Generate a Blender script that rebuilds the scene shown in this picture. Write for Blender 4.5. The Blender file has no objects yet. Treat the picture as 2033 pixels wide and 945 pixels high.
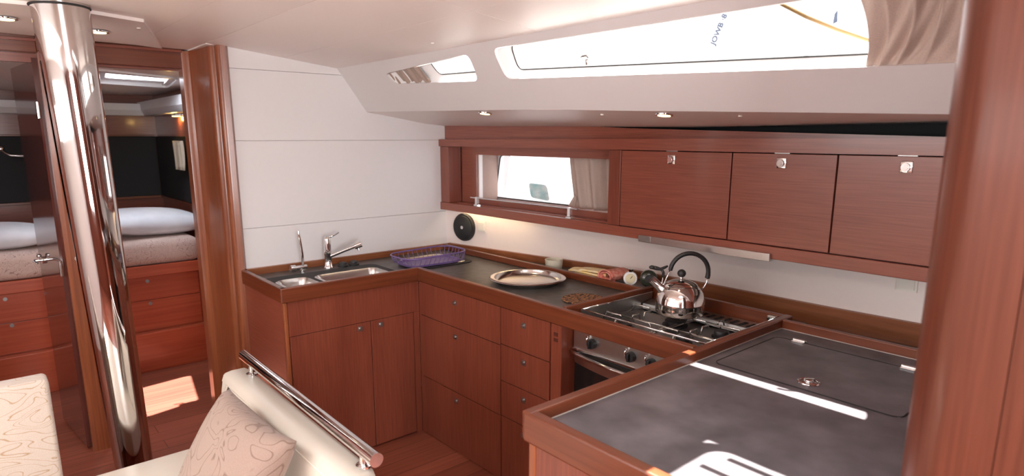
import bpy, bmesh, math, random
from mathutils import Vector, Matrix
random.seed(4)
C = bpy.context.scene.collection
PI = math.pi

# ------------------------------------------------------------------ materials
def new_mat(name):
    m = bpy.data.materials.new(name); m.use_nodes = True
    nt = m.node_tree; b = nt.nodes['Principled BSDF']
    return m, nt, b
def setp(b, **k):
    for n, v in k.items():
        n = n.replace('_', ' ')
        if n in b.inputs: b.inputs[n].default_value = v
def plain(name, col, rough=.5, metal=0., noise=.06, nscale=40., coat=0., **k):
    m, nt, b = new_mat(name)
    setp(b, Roughness=rough, Metallic=metal)
    if 'Coat Weight' in b.inputs: b.inputs['Coat Weight'].default_value = coat
    for kk, v in k.items(): setp(b, **{kk: v})
    geo = nt.nodes.new('ShaderNodeNewGeometry')
    nz = nt.nodes.new('ShaderNodeTexNoise'); nz.inputs['Scale'].default_value = nscale
    nt.links.new(geo.outputs['Position'], nz.inputs['Vector'])
    mx = nt.nodes.new('ShaderNodeMix'); mx.data_type = 'RGBA'
    mx.inputs[6].default_value = (*[c*(1-noise) for c in col], 1)
    mx.inputs[7].default_value = (*[min(1, c*(1+noise)) for c in col], 1)
    nt.links.new(nz.outputs['Fac'], mx.inputs[0]); nt.links.new(mx.outputs[2], b.inputs['Base Color'])
    return m
def wood(name, dark, light, axis='z', fine=90., rough=.32, coat=.3, plank=None):
    m, nt, b = new_mat(name)
    setp(b, Roughness=rough)
    b.inputs['Coat Weight'].default_value = coat; b.inputs['Coat Roughness'].default_value = .12
    geo = nt.nodes.new('ShaderNodeNewGeometry')
    mp = nt.nodes.new('ShaderNodeMapping'); mp.vector_type = 'POINT'
    s = [fine]*3; s['xyz'.index(axis)] = fine*.03
    mp.inputs['Scale'].default_value = s
    nt.links.new(geo.outputs['Position'], mp.inputs['Vector'])
    nz = nt.nodes.new('ShaderNodeTexNoise'); nz.inputs['Scale'].default_value = 1.; nz.inputs['Detail'].default_value = 3
    nt.links.new(mp.outputs[0], nz.inputs['Vector'])
    mp2 = nt.nodes.new('ShaderNodeMapping'); s2 = [7.]*3; s2['xyz'.index(axis)] = .6
    mp2.inputs['Scale'].default_value = s2
    nt.links.new(geo.outputs['Position'], mp2.inputs['Vector'])
    n2 = nt.nodes.new('ShaderNodeTexNoise'); n2.inputs['Scale'].default_value = 1.
    nt.links.new(mp2.outputs[0], n2.inputs['Vector'])
    ad = nt.nodes.new('ShaderNodeMath'); ad.operation = 'MULTIPLY_ADD'
    ad.inputs[1].default_value = .6
    m2 = nt.nodes.new('ShaderNodeMath'); m2.operation = 'MULTIPLY'; m2.inputs[1].default_value = .4
    nt.links.new(n2.outputs['Fac'], m2.inputs[0])
    nt.links.new(nz.outputs['Fac'], ad.inputs[0]); nt.links.new(m2.outputs[0], ad.inputs[2])
    cr = nt.nodes.new('ShaderNodeValToRGB')
    cr.color_ramp.elements[0].position = .36; cr.color_ramp.elements[0].color = (*dark, 1)
    cr.color_ramp.elements[1].position = .64; cr.color_ramp.elements[1].color = (*light, 1)
    nt.links.new(ad.outputs[0], cr.inputs[0])
    out = cr.outputs[0]
    if plank:                       # plank seams and a tone per plank, running along `axis`
        sep = nt.nodes.new('ShaderNodeSeparateXYZ'); nt.links.new(geo.outputs['Position'], sep.inputs[0])
        br = nt.nodes.new('ShaderNodeTexBrick'); mp3 = nt.nodes.new('ShaderNodeMapping')
        if axis == 'y': mp3.inputs['Rotation'].default_value = (0, 0, PI/2)
        nt.links.new(geo.outputs['Position'], mp3.inputs['Vector']); nt.links.new(mp3.outputs[0], br.inputs['Vector'])
        br.inputs['Scale'].default_value = 1.; br.inputs['Brick Width'].default_value = 1.3
        br.inputs['Row Height'].default_value = plank; br.inputs['Mortar Size'].default_value = .0015
        br.inputs['Color1'].default_value = (1, 1, 1, 1); br.inputs['Color2'].default_value = (.72, .68, .66, 1)
        br.inputs['Mortar'].default_value = (.12, .08, .07, 1)
        mm = nt.nodes.new('ShaderNodeMix'); mm.data_type = 'RGBA'; mm.blend_type = 'MULTIPLY'; mm.inputs[0].default_value = 1.
        nt.links.new(out, mm.inputs[6]); nt.links.new(br.outputs['Color'], mm.inputs[7]); out = mm.outputs[2]
    nt.links.new(out, b.inputs['Base Color'])
    return m
def mottled(name, a, c, scale, rough, bump=0., thr=(.35, .65), detail=6., sheen=0.):
    m, nt, b = new_mat(name); setp(b, Roughness=rough)
    if sheen: b.inputs['Sheen Weight'].default_value = sheen
    geo = nt.nodes.new('ShaderNodeNewGeometry')
    nz = nt.nodes.new('ShaderNodeTexNoise'); nz.inputs['Scale'].default_value = scale; nz.inputs['Detail'].default_value = detail
    nt.links.new(geo.outputs['Position'], nz.inputs['Vector'])
    cr = nt.nodes.new('ShaderNodeValToRGB')
    cr.color_ramp.elements[0].position = thr[0]; cr.color_ramp.elements[0].color = (*a, 1)
    cr.color_ramp.elements[1].position = thr[1]; cr.color_ramp.elements[1].color = (*c, 1)
    nt.links.new(nz.outputs['Fac'], cr.inputs[0]); nt.links.new(cr.outputs[0], b.inputs['Base Color'])
    if bump:
        bp = nt.nodes.new('ShaderNodeBump'); bp.inputs['Strength'].default_value = bump; bp.inputs['Distance'].default_value = .002
        nt.links.new(nz.outputs['Fac'], bp.inputs['Height']); nt.links.new(bp.outputs[0], b.inputs['Normal'])
    return m
def paisley(name, base, line, scale=9., rough=.8, squash=(1, 1, 1), width=.012):
    """cloth with scrolling embroidered lines: contour lines of a warped noise"""
    m, nt, b = new_mat(name); setp(b, Roughness=rough); b.inputs['Sheen Weight'].default_value = .2
    geo = nt.nodes.new('ShaderNodeNewGeometry')
    mp = nt.nodes.new('ShaderNodeMapping'); mp.inputs['Scale'].default_value = squash
    nt.links.new(geo.outputs['Position'], mp.inputs['Vector'])
    nz = nt.nodes.new('ShaderNodeTexNoise'); nz.inputs['Scale'].default_value = scale
    nz.inputs['Detail'].default_value = .6; nz.inputs['Distortion'].default_value = 1.6
    nt.links.new(mp.outputs[0], nz.inputs['Vector'])
    fr = nt.nodes.new('ShaderNodeMath'); fr.operation = 'MULTIPLY'; fr.inputs[1].default_value = 7.
    nt.links.new(nz.outputs['Fac'], fr.inputs[0])
    f2 = nt.nodes.new('ShaderNodeMath'); f2.operation = 'FRACT'; nt.links.new(fr.outputs[0], f2.inputs[0])
    cr = nt.nodes.new('ShaderNodeValToRGB'); e = cr.color_ramp.elements
    e[0].position = .40; e[0].color = (0, 0, 0, 1); e[1].position = .5; e[1].color = (1, 1, 1, 1)
    e2 = e.new(.60); e2.color = (0, 0, 0, 1)
    nt.links.new(f2.outputs[0], cr.inputs[0])
    wv = nt.nodes.new('ShaderNodeTexNoise'); wv.inputs['Scale'].default_value = 260.
    nt.links.new(geo.outputs['Position'], wv.inputs['Vector'])
    mx0 = nt.nodes.new('ShaderNodeMix'); mx0.data_type = 'RGBA'
    mx0.inputs[6].default_value = (*[c*.86 for c in base], 1); mx0.inputs[7].default_value = (*[min(1, c*1.12) for c in base], 1)
    nt.links.new(wv.outputs['Fac'], mx0.inputs[0])
    mx = nt.nodes.new('ShaderNodeMix'); mx.data_type = 'RGBA'; mx.inputs[7].default_value = (*line, 1)
    nt.links.new(cr.outputs[0], mx.inputs[0]); nt.links.new(mx0.outputs[2], mx.inputs[6])
    nt.links.new(mx.outputs[2], b.inputs['Base Color'])
    bp = nt.nodes.new('ShaderNodeBump'); bp.inputs['Strength'].default_value = .3; bp.inputs['Distance'].default_value = .003
    nt.links.new(wv.outputs['Fac'], bp.inputs['Height']); nt.links.new(bp.outputs[0], b.inputs['Normal'])
    return m
def glow(name, col, strength):
    m, nt, b = new_mat(name); setp(b, Roughness=.4)
    b.inputs['Base Color'].default_value = (*col, 1)
    b.inputs['Emission Color'].default_value = (*col, 1); b.inputs['Emission Strength'].default_value = strength
    return m
def pane_mat(name, tint=(1, 1, 1)):
    m = bpy.data.materials.new(name); m.use_nodes = True; nt = m.node_tree
    nt.nodes.remove(nt.nodes['Principled BSDF'])
    t = nt.nodes.new('ShaderNodeBsdfTransparent'); t.inputs[0].default_value = (*tint, 1)
    g = nt.nodes.new('ShaderNodeBsdfGlossy'); g.inputs['Roughness'].default_value = .02
    mx = nt.nodes.new('ShaderNodeMixShader')
    mx.inputs[0].default_value = .05; nt.links.new(t.outputs[0], mx.inputs[1]); nt.links.new(g.outputs[0], mx.inputs[2])
    nt.links.new(mx.outputs[0], nt.nodes['Material Output'].inputs[0])
    return m

M = {}
M['wood_v'] = wood('mahogany_vertical', (.165, .038, .021), (.245, .064, .034), 'z', 170)
M['wood_h'] = wood('mahogany_horizontal', (.205, .052, .031), (.295, .083, .048), 'x', 190)
M['wood_y'] = wood('mahogany_athwart', (.170, .045, .028), (.250, .072, .042), 'y', 150)
M['rail_x'] = wood('varnished_rail_along', (.115, .026, .009), (.180, .046, .017), 'x', 60, .34, .22)
M['rail_y'] = wood('varnished_rail_across', (.115, .026, .009), (.180, .046, .017), 'y', 60, .34, .22)
M['board_x'] = wood('lighter_backboard_along', (.200, .064, .024), (.300, .105, .042), 'x', 60, .34, .22)
M['board_y'] = wood('lighter_backboard_across', (.200, .064, .024), (.300, .105, .042), 'y', 60, .34, .22)
M['post'] = wood('varnished_post', (.200, .055, .022), (.310, .095, .037), 'z', 90, .28, .35)
M['dark_wood'] = wood('dark_carcass', (.07, .018, .012), (.10, .028, .018), 'z')
M['red_wood_y'] = wood('cabin_red_wood', (.370, .062, .026), (.500, .105, .045), 'y', 60, .35, .3)
M['leaf'] = wood('glossy_door_leaf', (.075, .022, .018), (.12, .036, .028), 'z', 60, .06, 1.)
M['floor'] = wood('floor_boards', (.23, .062, .036), (.36, .105, .060), 'y', 50, .38, .2, plank=.12)
M['white'] = plain('white_laminate', (.80, .785, .785), .38, noise=.015)
M['ceil'] = plain('ceiling_panel', (.88, .81, .77), .42, noise=.015)
M['coach'] = plain('coach_side_lining', (.66, .63, .625), .42, noise=.015)
M['back'] = plain('panel_joint', (.42, .36, .34), .8)
M['gel'] = plain('white_gelcoat', (.86, .86, .86), .3, noise=.01)
M['splash'] = plain('splashback', (.84, .745, .70), .35, noise=.02)
M['worktop'] = mottled('slate_worktop', (.060, .054, .050), (.105, .098, .092), 22., .36, .15)
M['island_top'] = mottled('slate_island', (.075, .066, .072), (.160, .143, .154), 9., .40, .15, (.3, .7))
M['black'] = plain('black_plastic', (.018, .018, .019), .42)
M['rubber'] = plain('black_rubber', (.02, .02, .02), .7)
M['black_panel'] = plain('black_padded_panel', (.012, .012, .014), .75)
M['black_glass'] = plain('oven_glass', (.01, .01, .01), .08)
M['chrome'] = plain('chrome', (.80, .80, .80), .06, 1., noise=.01)
M['pole'] = plain('polished_steel', (.66, .63, .61), .045, 1., noise=.01)
M['steel'] = plain('brushed_steel', (.62, .60, .58), .28, 1., noise=.05, nscale=90)
M['dull_steel'] = plain('dull_steel', (.42, .41, .40), .36, 1., noise=.12, nscale=60)
M['grate'] = plain('pan_support_steel', (.50, .49, .47), .25, 1.)
M['kettle'] = plain('kettle_steel', (.78, .73, .70), .08, 1., noise=.01)
M['reveal'] = plain('shaded_reveal', (.36, .25, .21), .6)  # taupe puts the shade of the inward-facing reveal into its colour
M['tray'] = plain('tray_steel', (.74, .71, .68), .17, 1., noise=.02)
M['purple'] = plain('purple_plastic', (.17, .11, .29), .35, noise=.05)
M['leather'] = plain('cream_leather', (.66, .60, .515), .38, noise=.02, nscale=120)
M['paisley_tan'] = paisley('scatter_cushion_cloth', (.315, .222, .178), (.17, .10, .072), 7.)
M['paisley_cream'] = paisley('settee_cushion_cloth', (.50, .42, .36), (.33, .21, .11), 6., squash=(1, 1, 1.9))
M['mattress'] = paisley('mattress_cloth', (.62, .45, .38), (.30, .17, .15), 14.)
M['pillow'] = mottled('white_pillow_cotton', (.72, .72, .76), (.82, .82, .85), 6., .85, .3)
M['curtain'] = mottled('taupe_curtain', (.47, .37, .315), (.54, .43, .37), 300., .8, .2, sheen=.2)
M['cream_curtain'] = mottled('cream_curtain', (.55, .45, .33), (.65, .55, .42), 300., .8, .2)
M['pane'] = pane_mat('window_pane')
M['smoked'] = pane_mat('smoked_pane', (.80, .84, .90))
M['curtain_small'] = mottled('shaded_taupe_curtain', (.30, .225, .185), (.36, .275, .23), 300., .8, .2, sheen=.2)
M['lamp_lens'] = glow('warm_lamp_lens', (1., .80, .42), 2.6)
M['switch'] = plain('cream_switch', (.78, .74, .66), .35, noise=.01)
M['cup'] = plain('frosted_cup', (.72, .68, .55), .35, noise=.03, Alpha=.75)
M['towel_yellow'] = mottled('yellow_towel', (.85, .62, .25), (.85, .75, .55), 40., .9, .4)
M['towel_pink'] = mottled('pink_towel', (.62, .14, .10), (.78, .38, .30), 60., .9, .4)
M['dial'] = plain('dial_face', (.78, .68, .45), .4)
M['jar'] = plain('dark_green_glass', (.045, .05, .035), .12)
M['rope'] = plain('orange_rope', (.11, .06, .012), .8)
M['boat_window'] = mottled('neighbour_boat_window', (.008, .055, .048), (.09, .10, .09), 9., .3)
M['letter'] = plain('blue_grey_letters', (.035, .05, .08), .6)
M['seal'] = plain('pale_sealant', (.55, .5, .45), .5)
M['seam'] = plain('lid_joint', (.012, .011, .011), .8)

# trivet: flat woven disc of pale seeds with dark gaps
m, nt, b = new_mat('woven_trivet'); setp(b, Roughness=.7)
geo = nt.nodes.new('ShaderNodeNewGeometry'); vo = nt.nodes.new('ShaderNodeTexVoronoi'); vo.inputs['Scale'].default_value = 95
nt.links.new(geo.outputs['Position'], vo.inputs['Vector'])
cr = nt.nodes.new('ShaderNodeValToRGB'); e = cr.color_ramp.elements
e[0].position = .40; e[0].color = (.38, .18, .08, 1); e[1].position = .62; e[1].color = (.04, .018, .01, 1)
nt.links.new(vo.outputs['Distance'], cr.inputs[0]); nt.links.new(cr.outputs[0], b.inputs['Base Color'])
M['trivet'] = m

# ------------------------------------------------------------------ object helpers
def make(name, bm, mat, parent=None, smooth=False, angle=None):
    bmesh.ops.recalc_face_normals(bm, faces=bm.faces[:])
    co = [v.co for v in bm.verts]
    lo = Vector((min(c.x for c in co), min(c.y for c in co), min(c.z for c in co)))
    hi = Vector((max(c.x for c in co), max(c.y for c in co), max(c.z for c in co)))
    o0 = Vector(((lo.x+hi.x)/2, (lo.y+hi.y)/2, lo.z))
    for v in bm.verts: v.co -= o0
    me = bpy.data.meshes.new(name); bm.to_mesh(me); bm.free()
    if smooth:
        for p in me.polygons: p.use_smooth = True
        if angle:
            try: me.set_sharp_from_angle(angle=math.radians(angle))
            except Exception: pass
    me.materials.append(mat)
    o = bpy.data.objects.new(name, me); C.objects.link(o)
    o['_w'] = tuple(o0)
    if parent is not None:
        o.parent = parent; o.location = o0 - Vector(parent['_w'])
    else: o.location = o0
    return o
def tag(o, label, cat, group=None, kind=None):
    o['label'] = label; o['category'] = cat
    if group: o['group'] = group
    if kind: o['kind'] = kind
    return o
def thing(name, loc, label, cat, group=None):
    o = bpy.data.objects.new(name, None); C.objects.link(o); o.location = loc; o['_w'] = tuple(loc)
    o.empty_display_size = .05
    return tag(o, label, cat, group)
def struct(name, bm, mat, **k):
    o = make(name, bm, mat, **k); o['kind'] = 'structure'; return o
def B(): return bmesh.new()
def box(bm, x0, x1, y0, y1, z0, z1, bev=0., seg=2):
    r = bmesh.ops.create_cube(bm, size=1.)
    vs = r['verts']
    for v in vs:
        v.co = Vector(((x0+x1)/2+v.co.x*(x1-x0), (y0+y1)/2+v.co.y*(y1-y0), (z0+z1)/2+v.co.z*(z1-z0)))
    if bev:
        es = list({e for v in vs for e in v.link_edges})
        bmesh.ops.bevel(bm, geom=es, offset=bev, segments=seg, affect='EDGES', profile=.5)
    return bm
def pbox(name, mat, parent, *a, bev=0., **k):
    return make(name, box(B(), *a, bev=bev), mat, parent, **k)
def prism(bm, pts, d):
    """closed polygon (3-D points) swept by vector d"""
    d = Vector(d)
    a = [bm.verts.new(p) for p in pts]; c = [bm.verts.new(Vector(p)+d) for p in pts]
    n = len(pts)
    bm.faces.new(a); bm.faces.new(c[::-1])
    for i in range(n): bm.faces.new((a[i], a[(i+1) % n], c[(i+1) % n], c[i]))
    return bm
def loft(bm, loops, cap0=False, cap1=False, closed=True):
    L = [[bm.verts.new(p) for p in lp] for lp in loops]
    n = len(L[0])
    for a, c in zip(L, L[1:]):
        for i in range(n if closed else n-1):
            j = (i+1) % n; bm.faces.new((a[i], a[j], c[j], c[i]))
    if cap0: bm.faces.new(L[0][::-1])
    if cap1: bm.faces.new(L[-1])
    return bm
def tube(bm, pts, r, n=12, closed=False):
    pts = [Vector(p) for p in pts]; m = len(pts)
    rs = r if isinstance(r, (list, tuple)) else [r]*m
    loops = []; up = None
    for i, p in enumerate(pts):
        if closed: t = pts[(i+1) % m]-pts[i-1]
        else: t = pts[min(i+1, m-1)]-pts[max(i-1, 0)]
        t.normalize()
        if up is None:
            up = Vector((0, 0, 1)) if abs(t.z) < .9 else Vector((1, 0, 0))
        s = t.cross(up).normalized(); up = s.cross(t).normalized()
        loops.append([p+s*math.cos(a)*rs[i]+up*math.sin(a)*rs[i] for a in [2*PI*k/n for k in range(n)]])
    if closed: loops.append(loops[0])
    if closed:
        L = [[bm.verts.new(p) for p in lp] for lp in loops[:-1]]; L.append(L[0])
        for a, c in zip(L, L[1:]):
            for i in range(n): bm.faces.new((a[i], a[(i+1) % n], c[(i+1) % n], c[i]))
        return bm
    return loft(bm, loops, True, True)
def lathe(bm, prof, c, n=40, sx=1., sy=1., cap0=False, cap1=False):
    c = Vector(c); loops = []
    for r, z in prof:
        loops.append([c+Vector((r*sx*math.cos(2*PI*k/n), r*sy*math.sin(2*PI*k/n), z)) for k in range(n)])
    return loft(bm, loops, cap0, cap1)
def disc(bm, c, nrm, r, th, n=32, bev=.25):
    """puck centred on c, front face towards nrm"""
    c = Vector(c); w = Vector(nrm).normalized()
    u = w.orthogonal().normalized(); v = w.cross(u)
    def ring(rr, h): return [c+w*h+(u*math.cos(2*PI*k/n)+v*math.sin(2*PI*k/n))*rr for k in range(n)]
    return loft(bm, [ring(r, 0), ring(r, th*(1-bev)), ring(r*(1-.12*bev), th)], True, True)
def ball(bm, c, r, sc=(1, 1, 1), seg=20):
    return (bmesh.ops.create_uvsphere(bm, u_segments=seg, v_segments=seg//2+2, radius=r,
            matrix=Matrix.Translation(c) @ Matrix.Diagonal((*sc, 1))), bm)[1]
def rrect(x0, x1, y0, y1, r, n=5):
    pts = []
    for cx, cy, a0 in ((x1-r, y1-r, 0), (x0+r, y1-r, PI/2), (x0+r, y0+r, PI), (x1-r, y0+r, 1.5*PI)):
        for k in range(n+1):
            a = a0+PI/2*k/n; pts.append((cx+r*math.cos(a), cy+r*math.sin(a)))
    return pts
def rpoly(pts, r, n=4):
    """round the corners of a 2-D polygon"""
    out = []; m = len(pts)
    for i in range(m):
        p = Vector(pts[i]); a = Vector(pts[i-1])-p; c = Vector(pts[(i+1) % m])-p
        ra = min(r, a.length*.45, c.length*.45)
        A = p+a.normalized()*ra; D = p+c.normalized()*ra
        for k in range(n+1):
            t = k/n; out.append(tuple(A*(1-t)**2+p*2*t*(1-t)+D*t*t))
    return out
def holed(bm, outer, holes, f, d):
    """2-D outline with holes mapped by f(u,v)->xyz, swept by vector d"""
    es = []
    for lp in [outer]+holes:
        vs = [bm.verts.new(f(*p)) for p in lp]
        es += [bm.edges.new((vs[i], vs[(i+1) % len(vs)])) for i in range(len(vs))]
    r = bmesh.ops.triangle_fill(bm, use_beauty=True, use_dissolve=False, edges=es)
    fs = [g for g in r['geom'] if isinstance(g, bmesh.types.BMFace)]
    ex = bmesh.ops.extrude_face_region(bm, geom=fs)
    for v in [g for g in ex['geom'] if isinstance(g, bmesh.types.BMVert)]: v.co += Vector(d)
    return bm
def cushion(bm, c, u, v, w, lu, lv, th, n=18, pinch=.10):
    """pillow: half sizes lu, lv along unit u, v, thickness th along w; corners pointed, edges drawn in"""
    c, u, v, w = Vector(c), Vector(u).normalized(), Vector(v).normalized(), Vector(w).normalized()
    def P(i, j, s):
        a, b_ = 2*i/n-1, 2*j/n-1
        k = (1-abs(a)**2.4)*(1-abs(b_)**2.4)
        h = max(k, 0)**.42
        aa = a*(1-pinch*(1-b_*b_)*abs(a)**3); bb = b_*(1-pinch*(1-a*a)*abs(b_)**3)
        return c+u*aa*lu+v*bb*lv+w*s*th*h
    top = [[bm.verts.new(P(i, j, 1)) for j in range(n+1)] for i in range(n+1)]
    bot = [[top[i][j] if i in (0, n) or j in (0, n) else bm.verts.new(P(i, j, -1)) for j in range(n+1)] for i in range(n+1)]
    for i in range(n):
        for j in range(n):
            bm.faces.new((top[i][j], top[i+1][j], top[i+1][j+1], top[i][j+1]))
            bm.faces.new((bot[i][j], bot[i][j+1], bot[i+1][j+1], bot[i+1][j]))
    return bm
def drape(bm, f, nu, nv, th):
    """sheet f(s,t) with real thickness th along its normal"""
    P = [[Vector(f(i/nu, j/nv)) for j in range(nv+1)] for i in range(nu+1)]
    def N(i, j):
        a = P[min(i+1, nu)][j]-P[max(i-1, 0)][j]; b_ = P[i][min(j+1, nv)]-P[i][max(j-1, 0)]
        return a.cross(b_).normalized()
    A = [[bm.verts.new(P[i][j]) for j in range(nv+1)] for i in range(nu+1)]
    D = [[bm.verts.new(P[i][j]+N(i, j)*th) for j in range(nv+1)] for i in range(nu+1)]
    for i in range(nu):
        for j in range(nv):
            bm.faces.new((A[i][j], A[i+1][j], A[i+1][j+1], A[i][j+1]))
            bm.faces.new((D[i][j], D[i][j+1], D[i+1][j+1], D[i+1][j]))
    for i in range(nu):
        bm.faces.new((A[i][0], D[i][0], D[i+1][0], A[i+1][0])); bm.faces.new((A[i][nv], A[i+1][nv], D[i+1][nv], D[i][nv]))
    for j in range(nv):
        bm.faces.new((A[0][j], A[0][j+1], D[0][j+1], D[0][j])); bm.faces.new((A[nu][j], D[nu][j], D[nu][j+1], A[nu][j+1]))
    return bm
def lerp_tab(tab, x):
    if x <= tab[0][0]: return tab[0][1]
    for (a, b_), (c, d) in zip(tab, tab[1:]):
        if x <= c: return b_+(d-b_)*(x-a)/(c-a)
    return tab[-1][1]

# ------------------------------------------------------------------ the shell
BX = -3.56                                      # forward bulkhead of the galley
HULL = [(-3.56, 2.440), (-3.2, 2.505), (-2.79, 2.576), (-2.49, 2.640), (-2.2, 2.688), (-1.82, 2.712), (-1.47, 2.716),
        (-1.09, 2.722), (-.77, 2.738), (-.2, 2.76), (.6, 2.78)]
def hull_y(x): return lerp_tab(HULL, x)

struct('floor', box(B(), -7, 1.6, -2.3, 2.9, -.06, 0), M['floor'])

CEIL = [(-2.25, 2.09), (-1.2, 2.155), (0, 2.18), (1.0, 2.168), (1.76, 2.081)]
def ceil_z(y): return lerp_tab(CEIL, y)
def ceil_piece(y0, y1, x0, x1, holes=(), mat='ceil'):
    """ceiling panel between two y, its underside on the cambered profile"""
    ys = [y0]+[y for y, _ in CEIL if y0 < y < y1]+[y1]
    bm = B()
    cells = []
    for a, c in zip(ys, ys[1:]):
        cuts = [(x0, x1)]
        prism(bm, [(x0, a, ceil_z(a)), (x0, c, ceil_z(c)), (x0, c, ceil_z(c)+.03), (x0, a, ceil_z(a)+.03)], (x1-x0, 0, 0))
    return bm
g = .0015
# fore-and-aft joints in the headliner at y = 1.0 and y = 1.42, athwart joints at x = -1.84 and -1.0
for (y0, y1, x0, x1) in ((-2.25, -.95, -3.92, 1.5), (-.95+g, -.45, -3.92, -2.7), (-.95+g, -.45, -1.1, 1.5),
                         (-.45+g, .74, -3.92, 1.5),
                         (.74+g, 1.0-g, -3.92, -.95), (.74+g, 1.0-g, -.40, 1.5),
                         (1.0+g, 1.385, -3.64, -1.84), (1.0+g, 1.385, -1.84+2*g, -.95), (1.0+g, 1.385, -.40, 1.5),
                         (1.385+g, 1.76, -3.64, -1.84), (1.385+g, 1.76, -1.84+2*g, 1.5)):
    struct('ceiling', ceil_piece(y0, y1, x0, x1), M['ceil'])
# closing deck above the joints
bm = B()
for (y0, y1, x0, x1) in ((-2.25, -.95, -4., 1.6), (-.95, -.45, -4., -2.7), (-.95, -.45, -1.1, 1.6), (-.45, .74, -4., 1.6),
                         (.74, 1.385, -4., -.95), (.74, 1.385, -.40, 1.6), (1.385, 1.76, -4., 1.6)):
    ys = [y0]+[y for y, _ in CEIL if y0 < y < y1]+[y1]
    for a, c in zip(ys, ys[1:]):
        prism(bm, [(x0, a, ceil_z(a)+.031), (x0, c, ceil_z(c)+.031), (x0, c, ceil_z(c)+.09), (x0, a, ceil_z(a)+.09)], (x1-x0, 0, 0))
o = struct('ceiling_deck', bm, M['back'])
# two slightly dropped ceiling panels round the mast, with pale lips
def dropped(pts, nm):
    bm = B()
    a = [Vector((x, y, ceil_z(y)-.013)) for x, y in pts]; c = [Vector((x, y, ceil_z(y)+.002)) for x, y in pts]
    loft(bm, [c, a], True, True)
    return struct(nm, bm, M['ceil'])
dropped([(-2.97, -.9), (-2.97, .23), (-2.985, .41), (-3.06, .625), (-3.86, .86), (-3.72, .50), (-3.64, .18), (-3.60, -.9)], 'trim_1')

# bulkhead of white panels, fore side of the galley (x = BX)
def top_profile(ya, yb, x):                     # bulkhead top edge along y, under ceiling, coach side and side deck
    P = []
    for y in (ya, 1.2, 1.4, 1.6, 1.70, 1.745, 1.80, 1.877, 2.0, 2.2, 2.43, yb):
        if ya <= y <= yb:
            if y <= 1.745: z = ceil_z(y)
            elif y <= 1.877: z = (3.225-y)/.73
            else: z = 1.846-(y-1.877)*.134
            P.append((y, z))
    return P
bm = B(); prof = top_profile(1.075, 2.60, BX)
prism(bm, [(BX, 1.075, 1.681), (BX, 1.075, 2.051), (BX, 1.7515, 2.051)]+[(BX, y, z) for y, z in prof if z < 2.0]+[(BX, 2.60, 1.681)], (-.02, 0, 0))
prism(bm, [(BX, 1.075, 2.053)]+[(BX, y, z) for y, z in prof if z > 2.06]+[(BX, 1.7475, 2.053)], (-.02, 0, 0))
struct('wall_forward', bm, M['white'])
struct('wall_forward', box(B(), BX-.02, BX, 1.075, 2.60, 1.2075, 1.679), M['white'])
struct('wall_forward', box(B(), BX-.02, BX, 1.075, 2.60, 0, 1.2055), M['white'])
bm = B(); prism(bm, [(BX-.021, 1.07, 0), (BX-.021, 1.07, 1.7)]+[(BX-.021, y, z+.05) for y, z in prof]+[(BX-.021, 2.8, 1.7), (BX-.021, 2.8, 0)], (-.03, 0, 0))
struct('wall_forward_core', bm, M['back'])

# coach roof side with the two deck windows
BOT = [(-3.60, 1.849), (-2.65, 1.829), (-1.98, 1.814), (-1.6, 1.797), (-1.1, 1.779), (-.535, 1.757), (.3, 1.74), (1.5, 1.72)]
def PC(x, z, off=0.): return (x, 3.225+off-.73*z, z)
small = rpoly([(-3.085, 2.028), (-3.06, 1.975), (-2.349, 1.947), (-2.323, 2.055)][::-1], .035)
big = rpoly([(-2.150, 2.060), (-2.161, 1.943), (-.72, 1.882), (-.26, 1.868), (-.26, 2.052), (-.983, 2.053)][::-1], .035)
outer = [(x, z) for x, z in BOT]+[(1.5, 2.0895), (-3.60, 2.0895)]
bm = holed(B(), outer, [small, big], lambda x, z: PC(x, z), (0, .012, .003))
struct('wall_port', bm, M['coach'], smooth=True, angle=30)
glass_small = rpoly([(-2.70, 2.066), (-2.68, 1.999), (-2.365, 1.991), (-2.355, 2.066)][::-1], .03)
glass_big = rpoly([(-2.078, 2.072), (-2.104, 1.979), (-.733, 1.918), (-.28, 1.898), (-.28, 2.066), (-.983, 2.066)][::-1], .03)
OFF = .05
for hole, gl, nm in ((small, glass_small, 'window_1'), (big, glass_big, 'window_2')):
    bm = B(); loft(bm, [[PC(x, z, .013) for x, z in hole], [PC(x, z, OFF) for x, z in gl], [PC(x, z, OFF+.02) for x, z in gl]])
    w = struct(nm, bm, M['gel'], smooth=True, angle=40)
    # gasket round the pane
    loop = [Vector(PC(x, z, OFF-.002)) for x, z in gl]
    make('gasket', tube(B(), loop, .0028, 6, True), M['rubber'], w)
    bm = B(); prism(bm, [PC(x, z, OFF+.004) for x, z in gl], (0, .005, .0036)); make('pane', bm, M['pane'], w)
    if nm == 'window_2':
        p0 = Vector(PC(-1.71, 1.966, OFF-.012))
        bm = B(); tube(bm, [p0, p0+Vector((0, -.004, .022))], .007, 10); tube(bm, [p0+Vector((-.038, -.006, .026)), p0+Vector((-.016, -.008, .033)), p0+Vector((.006, -.008, .034)), p0+Vector((.014, -.007, .024))], [.002, .006, .007, .005], 8)
        make('window_catch', bm, M['dull_steel'], w, smooth=True)
# coach roof outside skin above the windows (closes the shell)
bm = B(); prism(bm, [(-4, 1.72, 2.10), (-4, 1.80, 2.088), (-4, 1.81, 2.20), (-4, 1.70, 2.20)], (5.6, 0, 0)); struct('trim_2', bm, M['gel'])

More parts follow.
